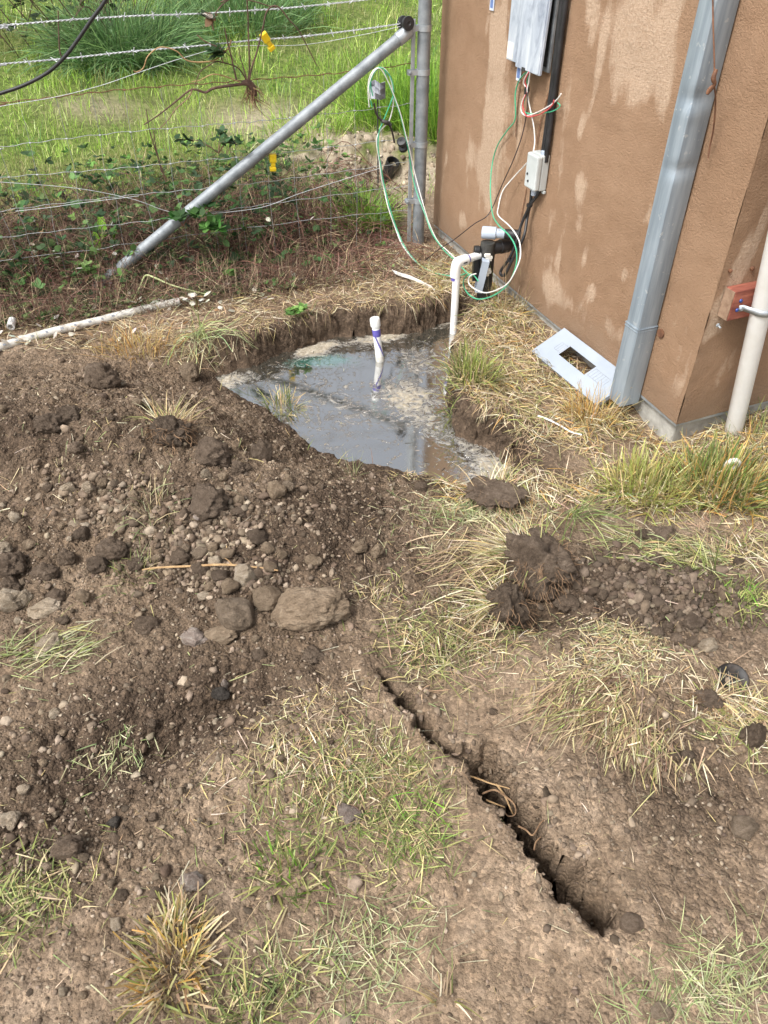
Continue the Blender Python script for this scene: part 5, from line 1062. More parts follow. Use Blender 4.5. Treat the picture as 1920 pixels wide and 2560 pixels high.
patch((0.5768, 1.226, 0.046), .20, .10, .1, 700, .04, .0026, STRAW+PALEG[:2], .15, lift=.02)
patch((0.6335, 1.32, 0.0234), .16, .07, -.5, 600, .045, .0022, STRAW+PALEG[:2], .1)
patch((0.8729, 1.079, -0.0012), .14, .12, 0, 600, .07, .003, STRAW+CUT[:2], .15)
patch((-0.8998, 1.274, -0.0011), .17, .08, .1, 230, .09, .0030, PALEG+CUT[:2], .1, az=.3)
patch((-0.7233, 0.6577, 0.0003), .13, .10, .6, 480, .06, .0032, CUT+STRAW[:1], .35)
patch((-0.626, 0.9936, -0.0385), .10, .06, .6, 120, .05, .0025, PALEG, .2)
patch((-0.236, 0.4924, 0.004), .14, .08, .3, 260, .06, .003, CUT+STRAW[:1], .3)
patch((-0.1733, 1.097, 0.0398), .2, .06, .3, 240, .04, .0022, STRAW, .1)
patch((-0.0111, 1.469, 0.0353), .09, .05, .0, 160, .05, .0024, STRAW+CUT[:2], .4)
patch((0.3917, 2.194, -0.1238), .12, .05, .0, 260, .05, .0024, STRAW+PALEG[:2], .3)
patch((0.1119, 2.116, -0.0665), .12, .04, .2, 130, .04, .0022, STRAW+CUT[:2], .3)
patch((-0.8935, 1.934, 0.1921), .45, .28, .0, 260, .045, .0022, STRAW+PALEG[:2], .1)
x = RNG.uniform(-1.6, 1.5, 2600); y = RNG.uniform(.36, 2.7, 2600); parts.append(lying(ground_pts(x, y), .026, .0016, STRAW+STRAWD+PALEG[:1], lift=.006))
x = RNG.uniform(-1.6, 1.5, 420); y = RNG.uniform(.36, 2.6, 420); parts.append(lying(ground_pts(x, y), .06, .0022, STRAW+PALEG, lift=.012))
cg = blade_obj('cut_grass', parts, M_STRAW); tag(cg, 'cut grass and straw clippings strewn over the bare earth', 'grass clippings', kind='stuff')

# tufts one can point to
def flat_tuft(name, label, c, rx, ry, ang, n, L, w, colors, az, lift=.035, cat='straw'):
    x, y = ell(c, rx, ry, ang, n); P = ground_pts(x, y)
    V, F_, C = merge([lying(P[:len(P)*3//4], L, w, colors, 4, lift, az), lying(P[len(P)*3//4:], L*.7, w, colors, 3, lift*1.3)])
    o = link(name, np_mesh(name, V-np.array(c), F_, cols=C), M_STRAW); o.location = c; return tag(o, label, cat)
tuft('grass_tuft', 'yellow-green grass tuft standing in the pit water', (-0.4055, 2.59, -0.08), 170, .060, .085, .0042, CUT+STRAW[:3], .9, .3, tip=.5)
tuft('grass_tuft', 'yellow-green grass tuft on the pit edge below the white riser', (0.3396, 2.582, 0.0498), 420, .085, .12, .0044, CUT+[(.34, .40, .10)]*2+STRAW[:2], .8, .3, tip=.4)
tuft('grass_tuft', 'straw-yellow short grass tuft right of the pit before the bigger one', (0.8463, 1.939, 0.0178), 720, .12, .11, .0042, [(.42, .42, .13), (.34, .38, .10), (.54, .48, .24), (.27, .31, .08), (.50, .40, .16)], .8, .15, tip=.45)
tuft('grass_tuft', 'large orange-tipped green grass tuft in front of the white conduit', (1.103, 1.964, 0.014), 900, .14, .13, .0045, ORANGE+CUT+[(.16, .24, .05)]*2, .85, .15, tip=.45)
tuft('grass_tuft', 'orange dry grass tuft below the grey panel cover', (0.7584, 2.367, 0.0086), 260, .09, .13, .0032, ORANGE+STRAW[:1], .6, .5)
tuft('grass_tuft', 'orange dry grass tuft on the bank behind the spoil heap', (-1.039, 2.875, -0.0004), 320, .17, .11, .0028, ORANGE+STRAW[:2], .7, .6, ry=.09)
tuft('grass_tuft', 'green and straw grass tuft at the bottom edge, left of middle', (-0.4003, 0.544, 0.0126), 420, .055, .075, .0040, CUT[:2]+STRAW[:3]*2+ORANGE[:2]+[(.45, .43, .18)], .9, .2, ry=.085, tip=.55)
tuft('grass_tuft', 'dense green grass tuft below the flat pale stone', (-0.181, 0.711, 0.0081), 170, .08, .06, .0044, CUT+FRESH[:1]+STRAW[:1], 1.2, .2, ry=.06, tip=.5)
tuft('grass_tuft', 'small green tuft cut off by the bottom edge of the view', (-0.2443, 0.4493, 0.0105), 60, .04, .08, .0034, CUT, .8, .5)
tuft('grass_tuft', 'thin straw tuft at the bottom edge near the middle', (0.1096, 0.4785, 0.0073), 26, .02, .09, .0030, STRAW+CUT[:1], .5, .4)
tuft('grass_tuft', 'pale green tuft in the middle of the spoil heap', (-0.6841, 1.725, 0.1), 90, .06, .10, .0030, PALEG+STRAW[:2], .9, .7)
tuft('grass_tuft', 'small green tuft below the pale tuft on the spoil heap', (-0.7123, 1.533, 0.0234), 90, .06, .06, .0028, CUT+PALEG[:2], .9, .6)
tuft('grass_tuft', 'small upright tuft at the near edge of the water', (-0.1062, 2.06, -0.0193), 26, .018, .09, .0028, PALEG+STRAW[:1], .5, .4)
tuft('grass_tuft', 'yellow tuft at the far right edge under the wood block', (1.342, 2.222, -0.0044), 120, .09, .15, .0036, CUT+ORANGE[:2], .7, .4)
tuft('grass_tuft', 'green grass blades beside the foundation corner', (1.275, 2.475, -0.0009), 60, .06, .22, .004, FRESH+CUT, .5, .6)
tuft('grass_tuft', 'thin dry grass standing around the loop of wires by the wall', (0.5742, 3.259, 0.0088), 110, .10, .22, .0026, STRAW+CUT[:2], .4, .35)
tuft('grass_tuft', 'long pale green blades drooping over the left rim of the pit', (-0.7862, 2.971, 0.0111), 90, .07, .24, .0042, [(.40, .48, .22), (.34, .44, .16), (.48, .50, .28)], 1.1, .9, az=-.9)
tuft('grass_tuft', 'long green blades fanned out beside the overturned sod', (0.6006, 1.802, 0.0069), 40, .03, .24, .0030, [(.16, .24, .07), (.25, .33, .11), (.36, .42, .17)], 1.2, .7, az=-1.2, drop=-.03)
tuft('grass_tuft', 'lying yellow-green grass right of the loose clods', (0.9274, 1.579, 0.0182), 90, .07, .12, .0036, CUT+[(.42, .46, .16)]*3, 1.3, .3, az=2.6)
DS = [(.52, .42, .24), (.44, .34, .18), (.36, .27, .16), (.62, .54, .36), (.46, .42, .20)]
flat_tuft('straw_tuft', 'overturned straw tuft drooping toward the fissure', (0.5869, 1.012, 0.0338), .11, .07, -.3, 560, .08, .0031, DS+STRAWD+CUT[:1], -1.8, .022)
flat_tuft('straw_tuft', 'matted straw tuft folded over on the sod mound', (0.5043, 1.114, 0.0409), .13, .09, .3, 760, .10, .0028, DS+STRAWD*2+CUT[:2], -2.5, .02)
flat_tuft('straw_tuft', 'pale straw swept back from the overturned sod', (0.2697, 1.605, 0.0107), .13, .11, .4, 130, .13, .0034, STRAW+STRAWD, -2.7, .05)

# ---------------------------------------------------------------- stones and clods
from mathutils import noise as mn
def lump_mesh(name, sub, seed, amp=.22, freq=1.2, rough=.07, flat=.0, cut=0):
    bm = bmesh.new(); bmesh.ops.create_icosphere(bm, subdivisions=sub, radius=.5)
    o = Vector((seed*7.31, seed*3.77, seed*1.93)); rn = random.Random(seed)
    planes = [(Vector((rn.gauss(0, 1), rn.gauss(0, 1), rn.gauss(0, 1))).normalized(), rn.uniform(.35, .46)) for _ in range(cut)]
    for v in bm.verts:
        d = v.co.normalized()
        r = .5*(1+amp*mn.noise(d*freq+o)+amp*.6*mn.noise(d*freq*2.3+o)+rough*mn.noise(d*5+o)+rough*.7*mn.noise(d*11+o)+rough*.4*mn.noise(d*23+o)); c = d*r
        for pn, pd in planes:
            e = c.dot(pn)-pd
            if e > 0: c -= pn*e*.85
        v.co = c
    return bm_mesh(name, bm, True)
STONE = [lump_mesh('stone', 4, k+1, .34, 1.1, .12, cut=8) for k in range(9)]
CLOD = [lump_mesh('clod', 4, k+31, .34, 1.4, .20, cut=5) for k in range(8)]
STONE_S = [lump_mesh('stone', 3, k+101, .34, 1.1, .12, cut=8) for k in range(7)]
CLOD_S = [lump_mesh('clod', 3, k+131, .34, 1.4, .20, cut=4) for k in range(7)]
def rock(name, label, k, asp, kind, mesh=None, group=None, depth=.8, sink=.22, rz=None, cat=None):
    x, y, z, dia = k
    src = ((CLOD_S if group else CLOD) if kind in ('brown', 'dark') else (STONE_S if group else STONE))
    me = mesh or random.choice(src)
    o = bpy.data.objects.new(name, me); COL.objects.link(o)
    if not me.materials: me.materials.append(None)
    o.material_slots[0].link = 'OBJECT'; o.material_slots[0].material = M_ROCK[kind]
    hgt = dia*asp; dia *= 1.10; o.scale = (dia, dia*depth, hgt*1.12)
    o.location = (x, y, z+hgt*(.5-sink-(.10 if kind in ('brown', 'dark') else .03))); o.rotation_euler = (random.uniform(-.15, .15), random.uniform(-.12, .12), random.choice((0, math.pi))+random.uniform(-.3, .3) if rz is None else rz)
    return tag(o, label, cat or ('clod' if kind in ('brown', 'dark') else 'stone'), group)
slab = lump_mesh('boulder', 5, 83, .20, 1.2, .09, cut=1)
rock('boulder', 'largest stone of the heap, a long flat tan boulder', (-0.2025, 1.382, 0.0375, 0.2043), .50, 'tan', slab, depth=.58, sink=.24, rz=.08)
rock('boulder', 'rounded grey-tan stone just left of the long flat boulder', (-0.3939, 1.363, 0.0473, 0.1043), .80, 'grey', lump_mesh('boulder', 4, 81, .2, 1.2, .08, cut=5), sink=.3)
ROCKS = [
 ('half-buried tan stone wedged behind the long boulder', (-0.3151, 1.413, 0.0621, 0.0798), .45, 'tan'), ('pinkish flat stone below the rounded stone, left of the brown one', (-0.4989, 1.308, 0.0198, 0.0673), .55, 'pink'),
 ('flat brown stone below the rounded stone', (-0.4256, 1.316, 0.0285, 0.0779), .4, 'tan'), ('pale knobbly upright stone under the dry twig', (-0.3828, 1.488, 0.0596, 0.0666), 1.0, 'pale'),
 ('round grey-brown stone below the dry twig', (-0.4196, 1.446, 0.0738, 0.0435), .85, 'tan'), ('large smooth dark clod in the middle of the heap', (-0.5188, 1.726, 0.1135, 0.109), .95, 'dark'),
 ('dark clod near the top of the heap, the left of two', (-0.5358, 1.932, 0.1545, 0.1051), .75, 'dark'), ('tall dark clod beside the water, right of the other', (-0.3944, 1.993, 0.1043, 0.0724), 1.2, 'dark'),
 ('small dark clod between the two dark clods', (-0.4454, 1.881, 0.1405, 0.0544), .75, 'dark'), ('pointed tan stone on the slope below the water', (-0.3247, 1.784, 0.1294, 0.0529), 1.0, 'tan'),
 ('small square pale stone under the upper dark clod', (-0.546, 1.852, 0.1362, 0.0319), 1.1, 'pale'), ('broad brown clod in the left of the heap, with a dark one under it', (-0.7788, 1.603, 0.0524, 0.0856), .72, 'brown'),
 ('upright dark brown clod left of the broad brown clod', (-0.9094, 1.587, 0.034, 0.0532), 1.1, 'brown'), ('brown clod at lower left of the upright dark one', (-0.9604, 1.539, 0.0247, 0.0685), .75, 'brown'),
 ('dark clod tucked under the broad brown clod', (-0.8134, 1.557, 0.0429, 0.0525), .9, 'dark'), ('flat dark stone right of the broad brown clod', (-0.7038, 1.561, 0.0488, 0.048), .55, 'dark'),
 ('big brown clod cut by the left edge', (-1.071, 1.557, 0.0342, 0.087), .85, 'brown'), ('brown clod under the big one at the left edge', (-1.05, 1.5, 0.0194, 0.0541), .8, 'brown'),
 ('pale cracked tan stone at the left edge', (-1.032, 1.446, 0.0102, 0.0821), .75, 'pale'), ('smaller pale tan stone leaning on the cracked one', (-0.9946, 1.451, 0.0182, 0.0421), 1.0, 'pale'),
 ('flat pale slab stone near the left edge', (-0.9313, 1.432, 0.0007, 0.093), .42, 'pale'), ('whitish stone lying in green clippings at the left', (-0.8833, 1.302, 0.0016, 0.0697), .55, 'pale'),
 ('white stone at the left edge above the big brown clod', (-1.101, 1.616, 0.0515, 0.0465), .9, 'pale'), ('round brown stone right of the heap, left of the oval one', (-0.0693, 1.607, 0.0647, 0.0462), .9, 'tan'),
 ('smooth oval tan stone right of the heap', (-0.0208, 1.597, 0.0565, 0.0346), 1.25, 'tan'), ('tan stone above the long boulder', (-0.2005, 1.534, 0.0814, 0.047), .7, 'tan'),
 ('rough brown clod below the long boulder', (-0.1816, 1.252, 0.0183, 0.0577), .7, 'brown'), ('whitish angular stone high in the left of the heap', (-0.9471, 1.794, 0.1358, 0.0409), .75, 'pale'),
 ('whitish upright stone beside the angular white one', (-0.8875, 1.786, 0.1431, 0.0312), 1.1, 'pale'), ('dark clod high on the left of the heap, the larger of a pair', (-1.052, 2.011, 0.2159, 0.0858), .7, 'dark'),
 ('dark clod high on the left of the heap, the smaller of a pair', (-0.9942, 2.043, 0.2266, 0.0661), .85, 'dark'), ('light brown clod on the crest of the heap', (-1.009, 2.385, 0.1513, 0.1059), .8, 'brown'),
 ('tan rough stone standing at the left tip of the pit', (-0.7907, 2.731, -0.0357, 0.0782), 1.05, 'tan'), ('pinkish white stone in the lower left earth', (-0.3901, 0.6854, 0.0056, 0.0455), .95, 'pink'),
 ('flat pale stone sunk in the cut grass', (-0.0729, 0.8296, 0.0121, 0.052), .5, 'pink'), ('cracked brown clod in the lower left', (-0.6562, 0.7459, 0.0281, 0.058), .7, 'brown'),
 ('pale stone at the lower left edge', (-0.8179, 0.8261, -0.0121, 0.0507), .6, 'pale'), ('dark grey stone in the hollow', (-0.4097, 1.156, -0.0102, 0.0441), .6, 'slate'),
 ('small pale upright stone in the hollow', (-0.4013, 1.178, -0.001, 0.0161), 1.8, 'pink'), ('flat pale stone sunk in the earth at the right edge', (0.7754, 0.8073, -0.0031, 0.0621), .45, 'grey'),
 ('upright grey-brown clod at the right edge', (0.8689, 1.02, 0.0042, 0.0548), 1.35, 'brown'), ('flat pale stone at the bottom right', (0.5021, 0.4578, 0.0098, 0.0375), .5, 'grey'),
 ('light brown clod slumped at the lower end of the fissure', (0.4842, 0.6075, 0.0099, 0.0468), .38, 'brown'), ('round brown clod under the overturned sod', (0.5219, 1.483, -0.0342, 0.0615), .85, 'brown'),
 ('pale tan stone in front of the black rubber', (0.8487, 1.292, 0.0099, 0.0462), .75, 'pale'), ('tan stone at the right of the loose clods', (0.9462, 1.421, -0.0051, 0.0464), .7, 'tan'),
 ('brown flat stone above the loose clods', (0.8425, 1.709, 0.0129, 0.0703), .7, 'brown'), ('small brown stone left of the flat brown stone', (0.7797, 1.712, 0.0163, 0.0436), .85, 'brown'),
 ('crumbly brown clod between the loose clods', (0.8338, 1.381, -0.0103, 0.0633), .75, 'dark'), ('grey stone on the earth left of the yellow tuft', (0.5156, 1.848, 0.0031, 0.0432), .6, 'grey')]
for lab, k, asp, kind in ROCKS: rock('clod' if kind in ('brown', 'dark') else 'stone', lab, k, asp, kind)
GR = [('small stone lying among the crumbs of the spoil heap', 'small stones of the spoil heap', [((-0.8451, 1.808, 0.1445, 0.0338), .8, 'tan'), ((-0.9634, 2.429, 0.1132, 0.038), .6, 'pale'), ((-0.8824, 1.659, 0.0735, 0.0469), .8, 'dark'), ((-0.8102, 1.706, 0.0813, 0.0285), 1., 'tan'), ((-0.362, 1.604, 0.1093, 0.0501), .9, 'dark'), ((-0.4863, 1.593, 0.0821, 0.032), .9, 'tan'), ((-0.5227, 1.581, 0.0689, 0.048), .6, 'grey'), ((-0.5614, 1.588, 0.0812, 0.0251), 1., 'grey'),
   ((-0.439, 1.555, 0.0929, 0.0427), .75, 'tan'), ((-0.326, 1.568, 0.0988, 0.0383), .9, 'tan'), ((-0.285, 1.547, 0.0937, 0.0314), 1., 'tan'), ((-0.4732, 1.542, 0.0652, 0.0452), .9, 'pale'), ((-0.5791, 1.572, 0.0623, 0.0525), .8, 'brown'), ((-0.5169, 1.524, 0.0599, 0.0449), .8, 'brown'), ((-0.3151, 1.498, 0.0949, 0.0352), .9, 'tan'), ((-0.4555, 1.496, 0.0672, 0.0488), .6, 'dark'), ((-0.3467, 1.499, 0.0698, 0.0377), .9, 'brown'), ((-0.4784, 1.468, 0.0504, 0.0309), .9, 'tan'), ((-0.4908, 1.438, 0.0467, 0.035), .55, 'pale'),
   ((-0.3237, 1.262, 0.0102, 0.0394), .8, 'brown'), ((-0.6378, 1.355, 0.0165, 0.0643), .6, 'brown'), ((0.125, 2.004, -0.0327, 0.0457), .8, 'brown'), ((-0.295, 1.849, 0.1284, 0.0295), .8, 'tan'), ((-0.2864, 1.811, 0.1283, 0.0412), .6, 'grey'), ((-0.4291, 1.753, 0.1241, 0.0334), .9, 'tan'), ((-0.4225, 1.704, 0.1222, 0.0422), .6, 'brown'), ((-0.4859, 1.831, 0.1489, 0.0316), .9, 'tan'), ((-0.916, 1.464, 0.011, 0.0514), .7, 'brown'), ((-0.8293, 1.455, 0.0236, 0.0399), .9, 'tan'), ((-1.039, 1.641, 0.0461, 0.0423), .6, 'tan'), ((-0.6505, 1.58, 0.0426, 0.0345), 1., 'tan'), ((-1.019, 1.512, 0.0241, 0.0226), 1., 'grey'),
   ((-0.333, 1.295, 0.038, 0.0229), .8, 'tan'), ((-0.8666, 1.379, 0.0155, 0.0324), .6, 'brown'), ((-0.9911, 1.381, 0.0095, 0.0239), .9, 'pale'), ((-0.9445, 1.907, 0.2001, 0.0417), .8, 'brown'), ((-0.7516, 1.779, 0.1228, 0.0313), .8, 'tan'), ((-1.015, 1.8, 0.1324, 0.029), .8, 'brown'), ((-0.8067, 2.139, 0.2175, 0.0341), .7, 'tan'), ((-0.7827, 2.161, 0.2008, 0.0398), .6, 'pale'), ((-0.8766, 2.07, 0.2308, 0.023), .9, 'tan'), ((-1.076, 2.151, 0.2397, 0.0209), .9, 'tan'), ((-1.23, 2.094, 0.2213, 0.0284), .8, 'tan'), ((-0.8613, 2.032, 0.2311, 0.0253), .8, 'brown'),
   ((-0.8332, 1.778, 0.132, 0.0264), .8, 'tan'), ((-0.933, 1.764, 0.1047, 0.0265), .8, 'tan'), ((-1.091, 1.708, 0.0918, 0.0379), .8, 'pale'), ((-1.146, 1.763, 0.0964, 0.0169), 1., 'pale'), ((-0.9513, 1.687, 0.0797, 0.0236), .8, 'tan'), ((-0.9171, 1.645, 0.0688, 0.0187), .8, 'pale'), ((-0.9916, 1.602, 0.05, 0.0301), .5, 'tan'), ((-0.6281, 1.699, 0.0812, 0.0213), .9, 'tan'), ((-0.5647, 1.634, 0.102, 0.023), .9, 'tan'), ((-0.5505, 1.694, 0.1044, 0.0259), .7, 'pink')]),
  ('small loose clod on the dark slope right of the overturned sod', 'loose clods right of the sod', [((0.893, 1.505, 0.0078, 0.0385), .9, 'grey'), ((0.7013, 1.411, -0.0172, 0.0332), .8, 'brown'), ((0.8121, 1.309, 0.0042, 0.036), .9, 'brown'), ((0.7732, 1.317, 0.006, 0.0339), .9, 'brown'), ((0.7684, 1.374, -0.0085, 0.0326), .9, 'brown'), ((0.7213, 1.328, 0.0192, 0.0403), .9, 'brown'), ((0.8293, 1.47, 0.0011, 0.0292), .7, 'tan'), ((1.038, 1.605, 0.005, 0.0352), .9, 'dark'), ((0.6433, 1.549, 0.016, 0.0299), .8, 'brown'), ((0.6928, 1.569, 0.0217, 0.0323), .8, 'tan'), ((0.6618, 1.504, 0.0179, 0.0249), .9, 'brown'), ((0.7515, 1.521, 0.0127, 0.025), .9, 'brown'), ((0.717, 1.467, 0.0038, 0.0224), .9, 'brown'),
   ((0.7796, 1.436, -0.0096, 0.0267), .9, 'brown'), ((0.9142, 1.478, -0.004, 0.0338), .8, 'dark'), ((0.9994, 1.506, 0.0058, 0.0295), .8, 'brown'), ((0.9613, 1.403, -0.0069, 0.0264), .9, 'brown'), ((0.9205, 1.361, -0.0084, 0.0173), .9, 'tan'), ((0.6161, 1.488, -0.0027, 0.0339), .8, 'brown'), ((0.5758, 1.478, -0.0085, 0.0248), .8, 'brown'), ((0.7514, 1.574, 0.0248, 0.0277), .8, 'brown'), ((0.8769, 1.564, 0.0184, 0.0254), .9, 'brown'), ((0.8247, 1.512, 0.0327, 0.0226), .9, 'tan'), ((0.943, 1.544, 0.0056, 0.0276), .9, 'brown'), ((0.7973, 1.608, 0.0174, 0.0398), .6, 'brown')]),
  ('small stone bedded in the trodden earth of the foreground', 'small stones of the foreground', [((-0.5233, 0.661, 0.0102, 0.0272), .8, 'brown'), ((-0.5212, 0.6096, 0.0035, 0.0282), .9, 'pale'), ((-0.8011, 1.092, -0.0013, 0.0312), .8, 'pale'), ((-0.5771, 0.8103, 0.0125, 0.0275), 1., 'slate'), ((-0.6012, 1.153, 0.0088, 0.0199), 1., 'tan'), ((-0.2332, 0.9512, 0.0342, 0.0181), 1., 'grey'), ((-0.7854, 0.9619, -0.0017, 0.0222), .8, 'tan'), ((-0.5621, 1.075, -0.0142, 0.0253), 1., 'brown'), ((-0.4914, 0.8136, 0.032, 0.0213), .9, 'brown'), ((-0.6894, 0.7166, 0.0147, 0.023), .7, 'grey'), ((-0.6184, 0.7313, 0.0218, 0.0206), .9, 'grey'), ((-0.5512, 0.6851, 0.0102, 0.0178), .8, 'grey'), ((0.4194, 0.5402, 0.0074, 0.0166), .9, 'grey'),
   ((0.7003, 0.9721, 0.0113, 0.0314), .8, 'brown'), ((0.6713, 0.971, 0.0076, 0.0277), .9, 'brown'), ((-0.5924, 0.4945, -0.0024, 0.0192), .8, 'pale'), ((-0.5517, 0.4864, 0.0029, 0.0162), .8, 'tan'), ((-0.3273, 0.5823, 0.0127, 0.02), .9, 'grey'), ((-0.7684, 0.7743, -0.0108, 0.0256), .8, 'tan'), ((-0.6367, 0.7702, 0.0139, 0.0236), .9, 'grey'), ((-0.451, 0.8461, 0.0303, 0.0156), .9, 'tan'), ((-0.3942, 0.8108, 0.0229, 0.0137), .9, 'pale'), ((-0.2334, 1.034, 0.0525, 0.0187), .7, 'tan'), ((-0.7615, 1.037, 0.005, 0.0209), .8, 'tan'), ((-0.4557, 0.6621, 0.0184, 0.0224), .7, 'brown'), ((-0.8073, 0.8956, -0.0003, 0.0305), .6, 'pale'), ((0.6526, 0.505, 0.0066, 0.0193), .7, 'grey'), ((0.3139, 0.5237, 0.0122, 0.0119), .8, 'grey'), ((-0.2845, 0.6919, 0.0122, 0.0114), .9, 'tan'), ((0.6739, 0.8423, 0.003, 0.0157), .9, 'tan'), ((0.7508, 0.8836, 0.0003, 0.0143), .9, 'tan')])]
ADJ = {'tan': 'tan', 'pale': 'pale', 'grey': 'greyish', 'brown': 'brown', 'dark': 'dark', 'pink': 'pinkish', 'slate': 'dark grey'}
def zone(grp, x, y):
    if 'heap' in grp:
        h_ = 'left part' if x < -.75 else 'middle' if x < -.33 else 'right part'
        v_ = 'high on' if y > 2.05 else 'halfway down' if y > 1.62 else 'at the foot of'
        return v_+' the spoil heap, '+h_
    if 'sod' in grp:
        return 'on the dark slope right of the overturned sod, '+('near the sod' if x < .72 else 'toward the right edge' if x > .90 else 'midway')
    return ('left' if x < -.35 else 'right' if x > .3 else 'middle')+' foreground earth, '+('by the hollow' if y > 1.0 else 'near the bottom edge' if y < .62 else 'below the hollow')
for lab, grp, rows in GR:
    for k, asp, kind in rows:
        sz = 'fist-sized' if k[3] > .052 else 'egg-sized' if k[3] > .034 else 'small'
        zn = zone(grp, k[0], k[1]); kd = 'clod' if kind in ('brown', 'dark') else 'stone'
        l_ = sz+' '+ADJ[kind]+' '+kd+' '+('in the ' if 'foreground' in zn else '')+zn
        rock(kd, l_, k, asp, kind, group=grp+', '+sz+' '+ADJ[kind]+' ones '+zn.split(',')[-1].strip())

# crumbs and pebbles: uncountable
def ico(sub):
    bm = bmesh.new(); bmesh.ops.create_icosphere(bm, subdivisions=sub, radius=.5); V = np.array([v.co[:] for v in bm.verts]); F_ = np.array([[v.index for v in f.verts] for f in bm.faces]); bm.free(); return V, F_
def pebbles(P, size, cols, sub, flat=.8):
    V0, F0 = ico(sub); n = len(P); k = len(V0)
    sc = size[:, None]*RNG.uniform(.58, 1.42, (n, 3)); sc[:, 2] *= flat
    jit = RNG.normal(1, .17, (n, k, 1)).clip(.6, 1.5); a = RNG.uniform(0, 6.28, n); ca, sa = np.cos(a)[:, None], np.sin(a)[:, None]
    v = V0[None]*jit; w = np.stack([v[..., 0]*ca-v[..., 1]*sa, v[..., 0]*sa+v[..., 1]*ca, v[..., 2]], -1)*sc[:, None]
    tl = RNG.normal(0, .3, (n, 1)); w[..., 2] += w[..., 0]*tl
    w = w+P[:, None]+np.array((0, 0, 1.))*(size*flat*.02)[:, None, None]
    C = np.repeat(pal(cols, n, .2, .015)[:, None], k, 1)
    return w.reshape(-1, 3), (F0[None]+(np.arange(n)*k)[:, None, None]).reshape(-1, 3), C.reshape(-1, 3)
def scatter(n, y0=.36, y1=2.95):
    y = y0+(y1-y0)*RNG.uniform(0, 1, n)**1.25; hw = .80+.46*y; x = RNG.uniform(-1, 1, n)*hw
    m = RNG.uniform(0, 1, n) < (.16+.9*loose_mask(x, y))*(1-.8*sstep(2.0, 2.3, y)*sstep(.2, .5, x)); x, y = x[m], y[m]
    m = (poly_sd(x, y, PIT) > .03) & (line_d(x, y, CRACK)[0] > .028) & ~in_house(x, y); x, y = x[m], y[m]
    return np.stack([x, y, H(x, y)], -1)
PEB = [(.175, .13, .093), (.24, .186, .136), (.32, .258, .195), (.13, .095, .068), (.205, .156, .112), (.43, .37, .29)]
PEBD = [(.098, .071, .050), (.14, .103, .074), (.185, .14, .102), (.235, .182, .135)]
P1_ = scatter(40000); z1 = np.exp(RNG.normal(np.log(.0056), .38, len(P1_)))
P2_ = scatter(3300); z2 = np.clip(np.exp(RNG.normal(np.log(.0125), .33, len(P2_))), .008, .03)
# gravelly run down the middle of the heap
def run(c, rx, ry, ang, n):
    x, y = ell(c, rx, ry, ang, n); return ground_pts(x, y, .03)
P3_ = np.concatenate([run((-0.4592, 1.624, 0.1062), .20, .16, .2, 420), run((-0.5945, 1.656, 0.0926), .22, .14, 0, 320), run((-0.8533, 1.771, 0.114), .22, .12, 0, 200), run((-0.4004, 1.493, 0.063), .14, .07, 0, 220)]); z3 = np.clip(np.exp(RNG.normal(np.log(.014), .32, len(P3_))), .008, .032)
def ico0():
    t = (1+5**.5)/2; V = np.array([(-1,t,0),(1,t,0),(-1,-t,0),(1,-t,0),(0,-1,t),(0,1,t),(0,-1,-t),(0,1,-t),(t,0,-1),(t,0,1),(-t,0,-1),(-t,0,1)], float); V *= .5/np.linalg.norm(V[0])
    F_ = np.array([(0,11,5),(0,5,1),(0,1,7),(0,7,10),(0,10,11),(1,5,9),(5,11,4),(11,10,2),(10,7,6),(7,1,8),(3,9,4),(3,4,2),(3,2,6),(3,6,8),(3,8,9),(4,9,5),(2,4,11),(6,2,10),(8,6,7),(9,8,1)]); return V, F_
_ico = ico
def ico(sub): return ico0() if sub == 0 else _ico(sub)
P4_ = run((0.7821, 1.492, -0.0016), .26, .11, -.2, 1100); z4 = np.clip(np.exp(RNG.normal(np.log(.012), .42, len(P4_))), .006, .036)
n = 650; tq = RNG.uniform(.05, .97, n); cp = np.array([p[:2] for p in CRACK]); ck_ = np.linspace(0, 1, len(cp)); off_ = RNG.normal(0, .028, (n, 2))
P5_ = np.stack([np.interp(tq, ck_, cp[:, 0])+off_[:, 0], np.interp(tq, ck_, cp[:, 1])+off_[:, 1]], -1); P5_ = np.column_stack([P5_, H(P5_[:, 0], P5_[:, 1])]); z5 = np.clip(np.exp(RNG.normal(np.log(.007), .5, n)), .003, .017)
n = 420; a_ = RNG.uniform(0, 6.28, n); r_ = RNG.normal(0, 1, (n, 2))*np.array((.40, .20)); P6_ = np.stack([BURROW[0]-.05+r_[:, 0], BURROW[1]+.02+r_[:, 1]], -1); P6_ = np.column_stack([P6_, H(P6_[:, 0], P6_[:, 1])]); z6 = np.clip(np.exp(RNG.normal(np.log(.018), .55, n)), .008, .055)
V, F_, C = merge([pebbles(P5_, z5, PEBD+PEB[:2], 2), pebbles(P6_, z6, [(.30, .24, .175), (.38, .31, .235), (.22, .175, .128), (.45, .38, .29)], 2), pebbles(P4_, z4, [(.095, .070, .051), (.135, .100, .074), (.18, .138, .104), (.115, .084, .060)], 2), pebbles(P1_, z1, PEBD+PEB[:3], 0), pebbles(P2_, z2, PEBD*2+PEB[:5], 2), pebbles(P3_, z3, PEBD+PEB[:5], 2)])
o = link('pebbles', np_mesh('pebbles', V, F_, cols=C), M_PEBBLE); tag(o, 'loose crumbs of earth and pebbles over the dug ground', 'pebbles', kind='stuff')

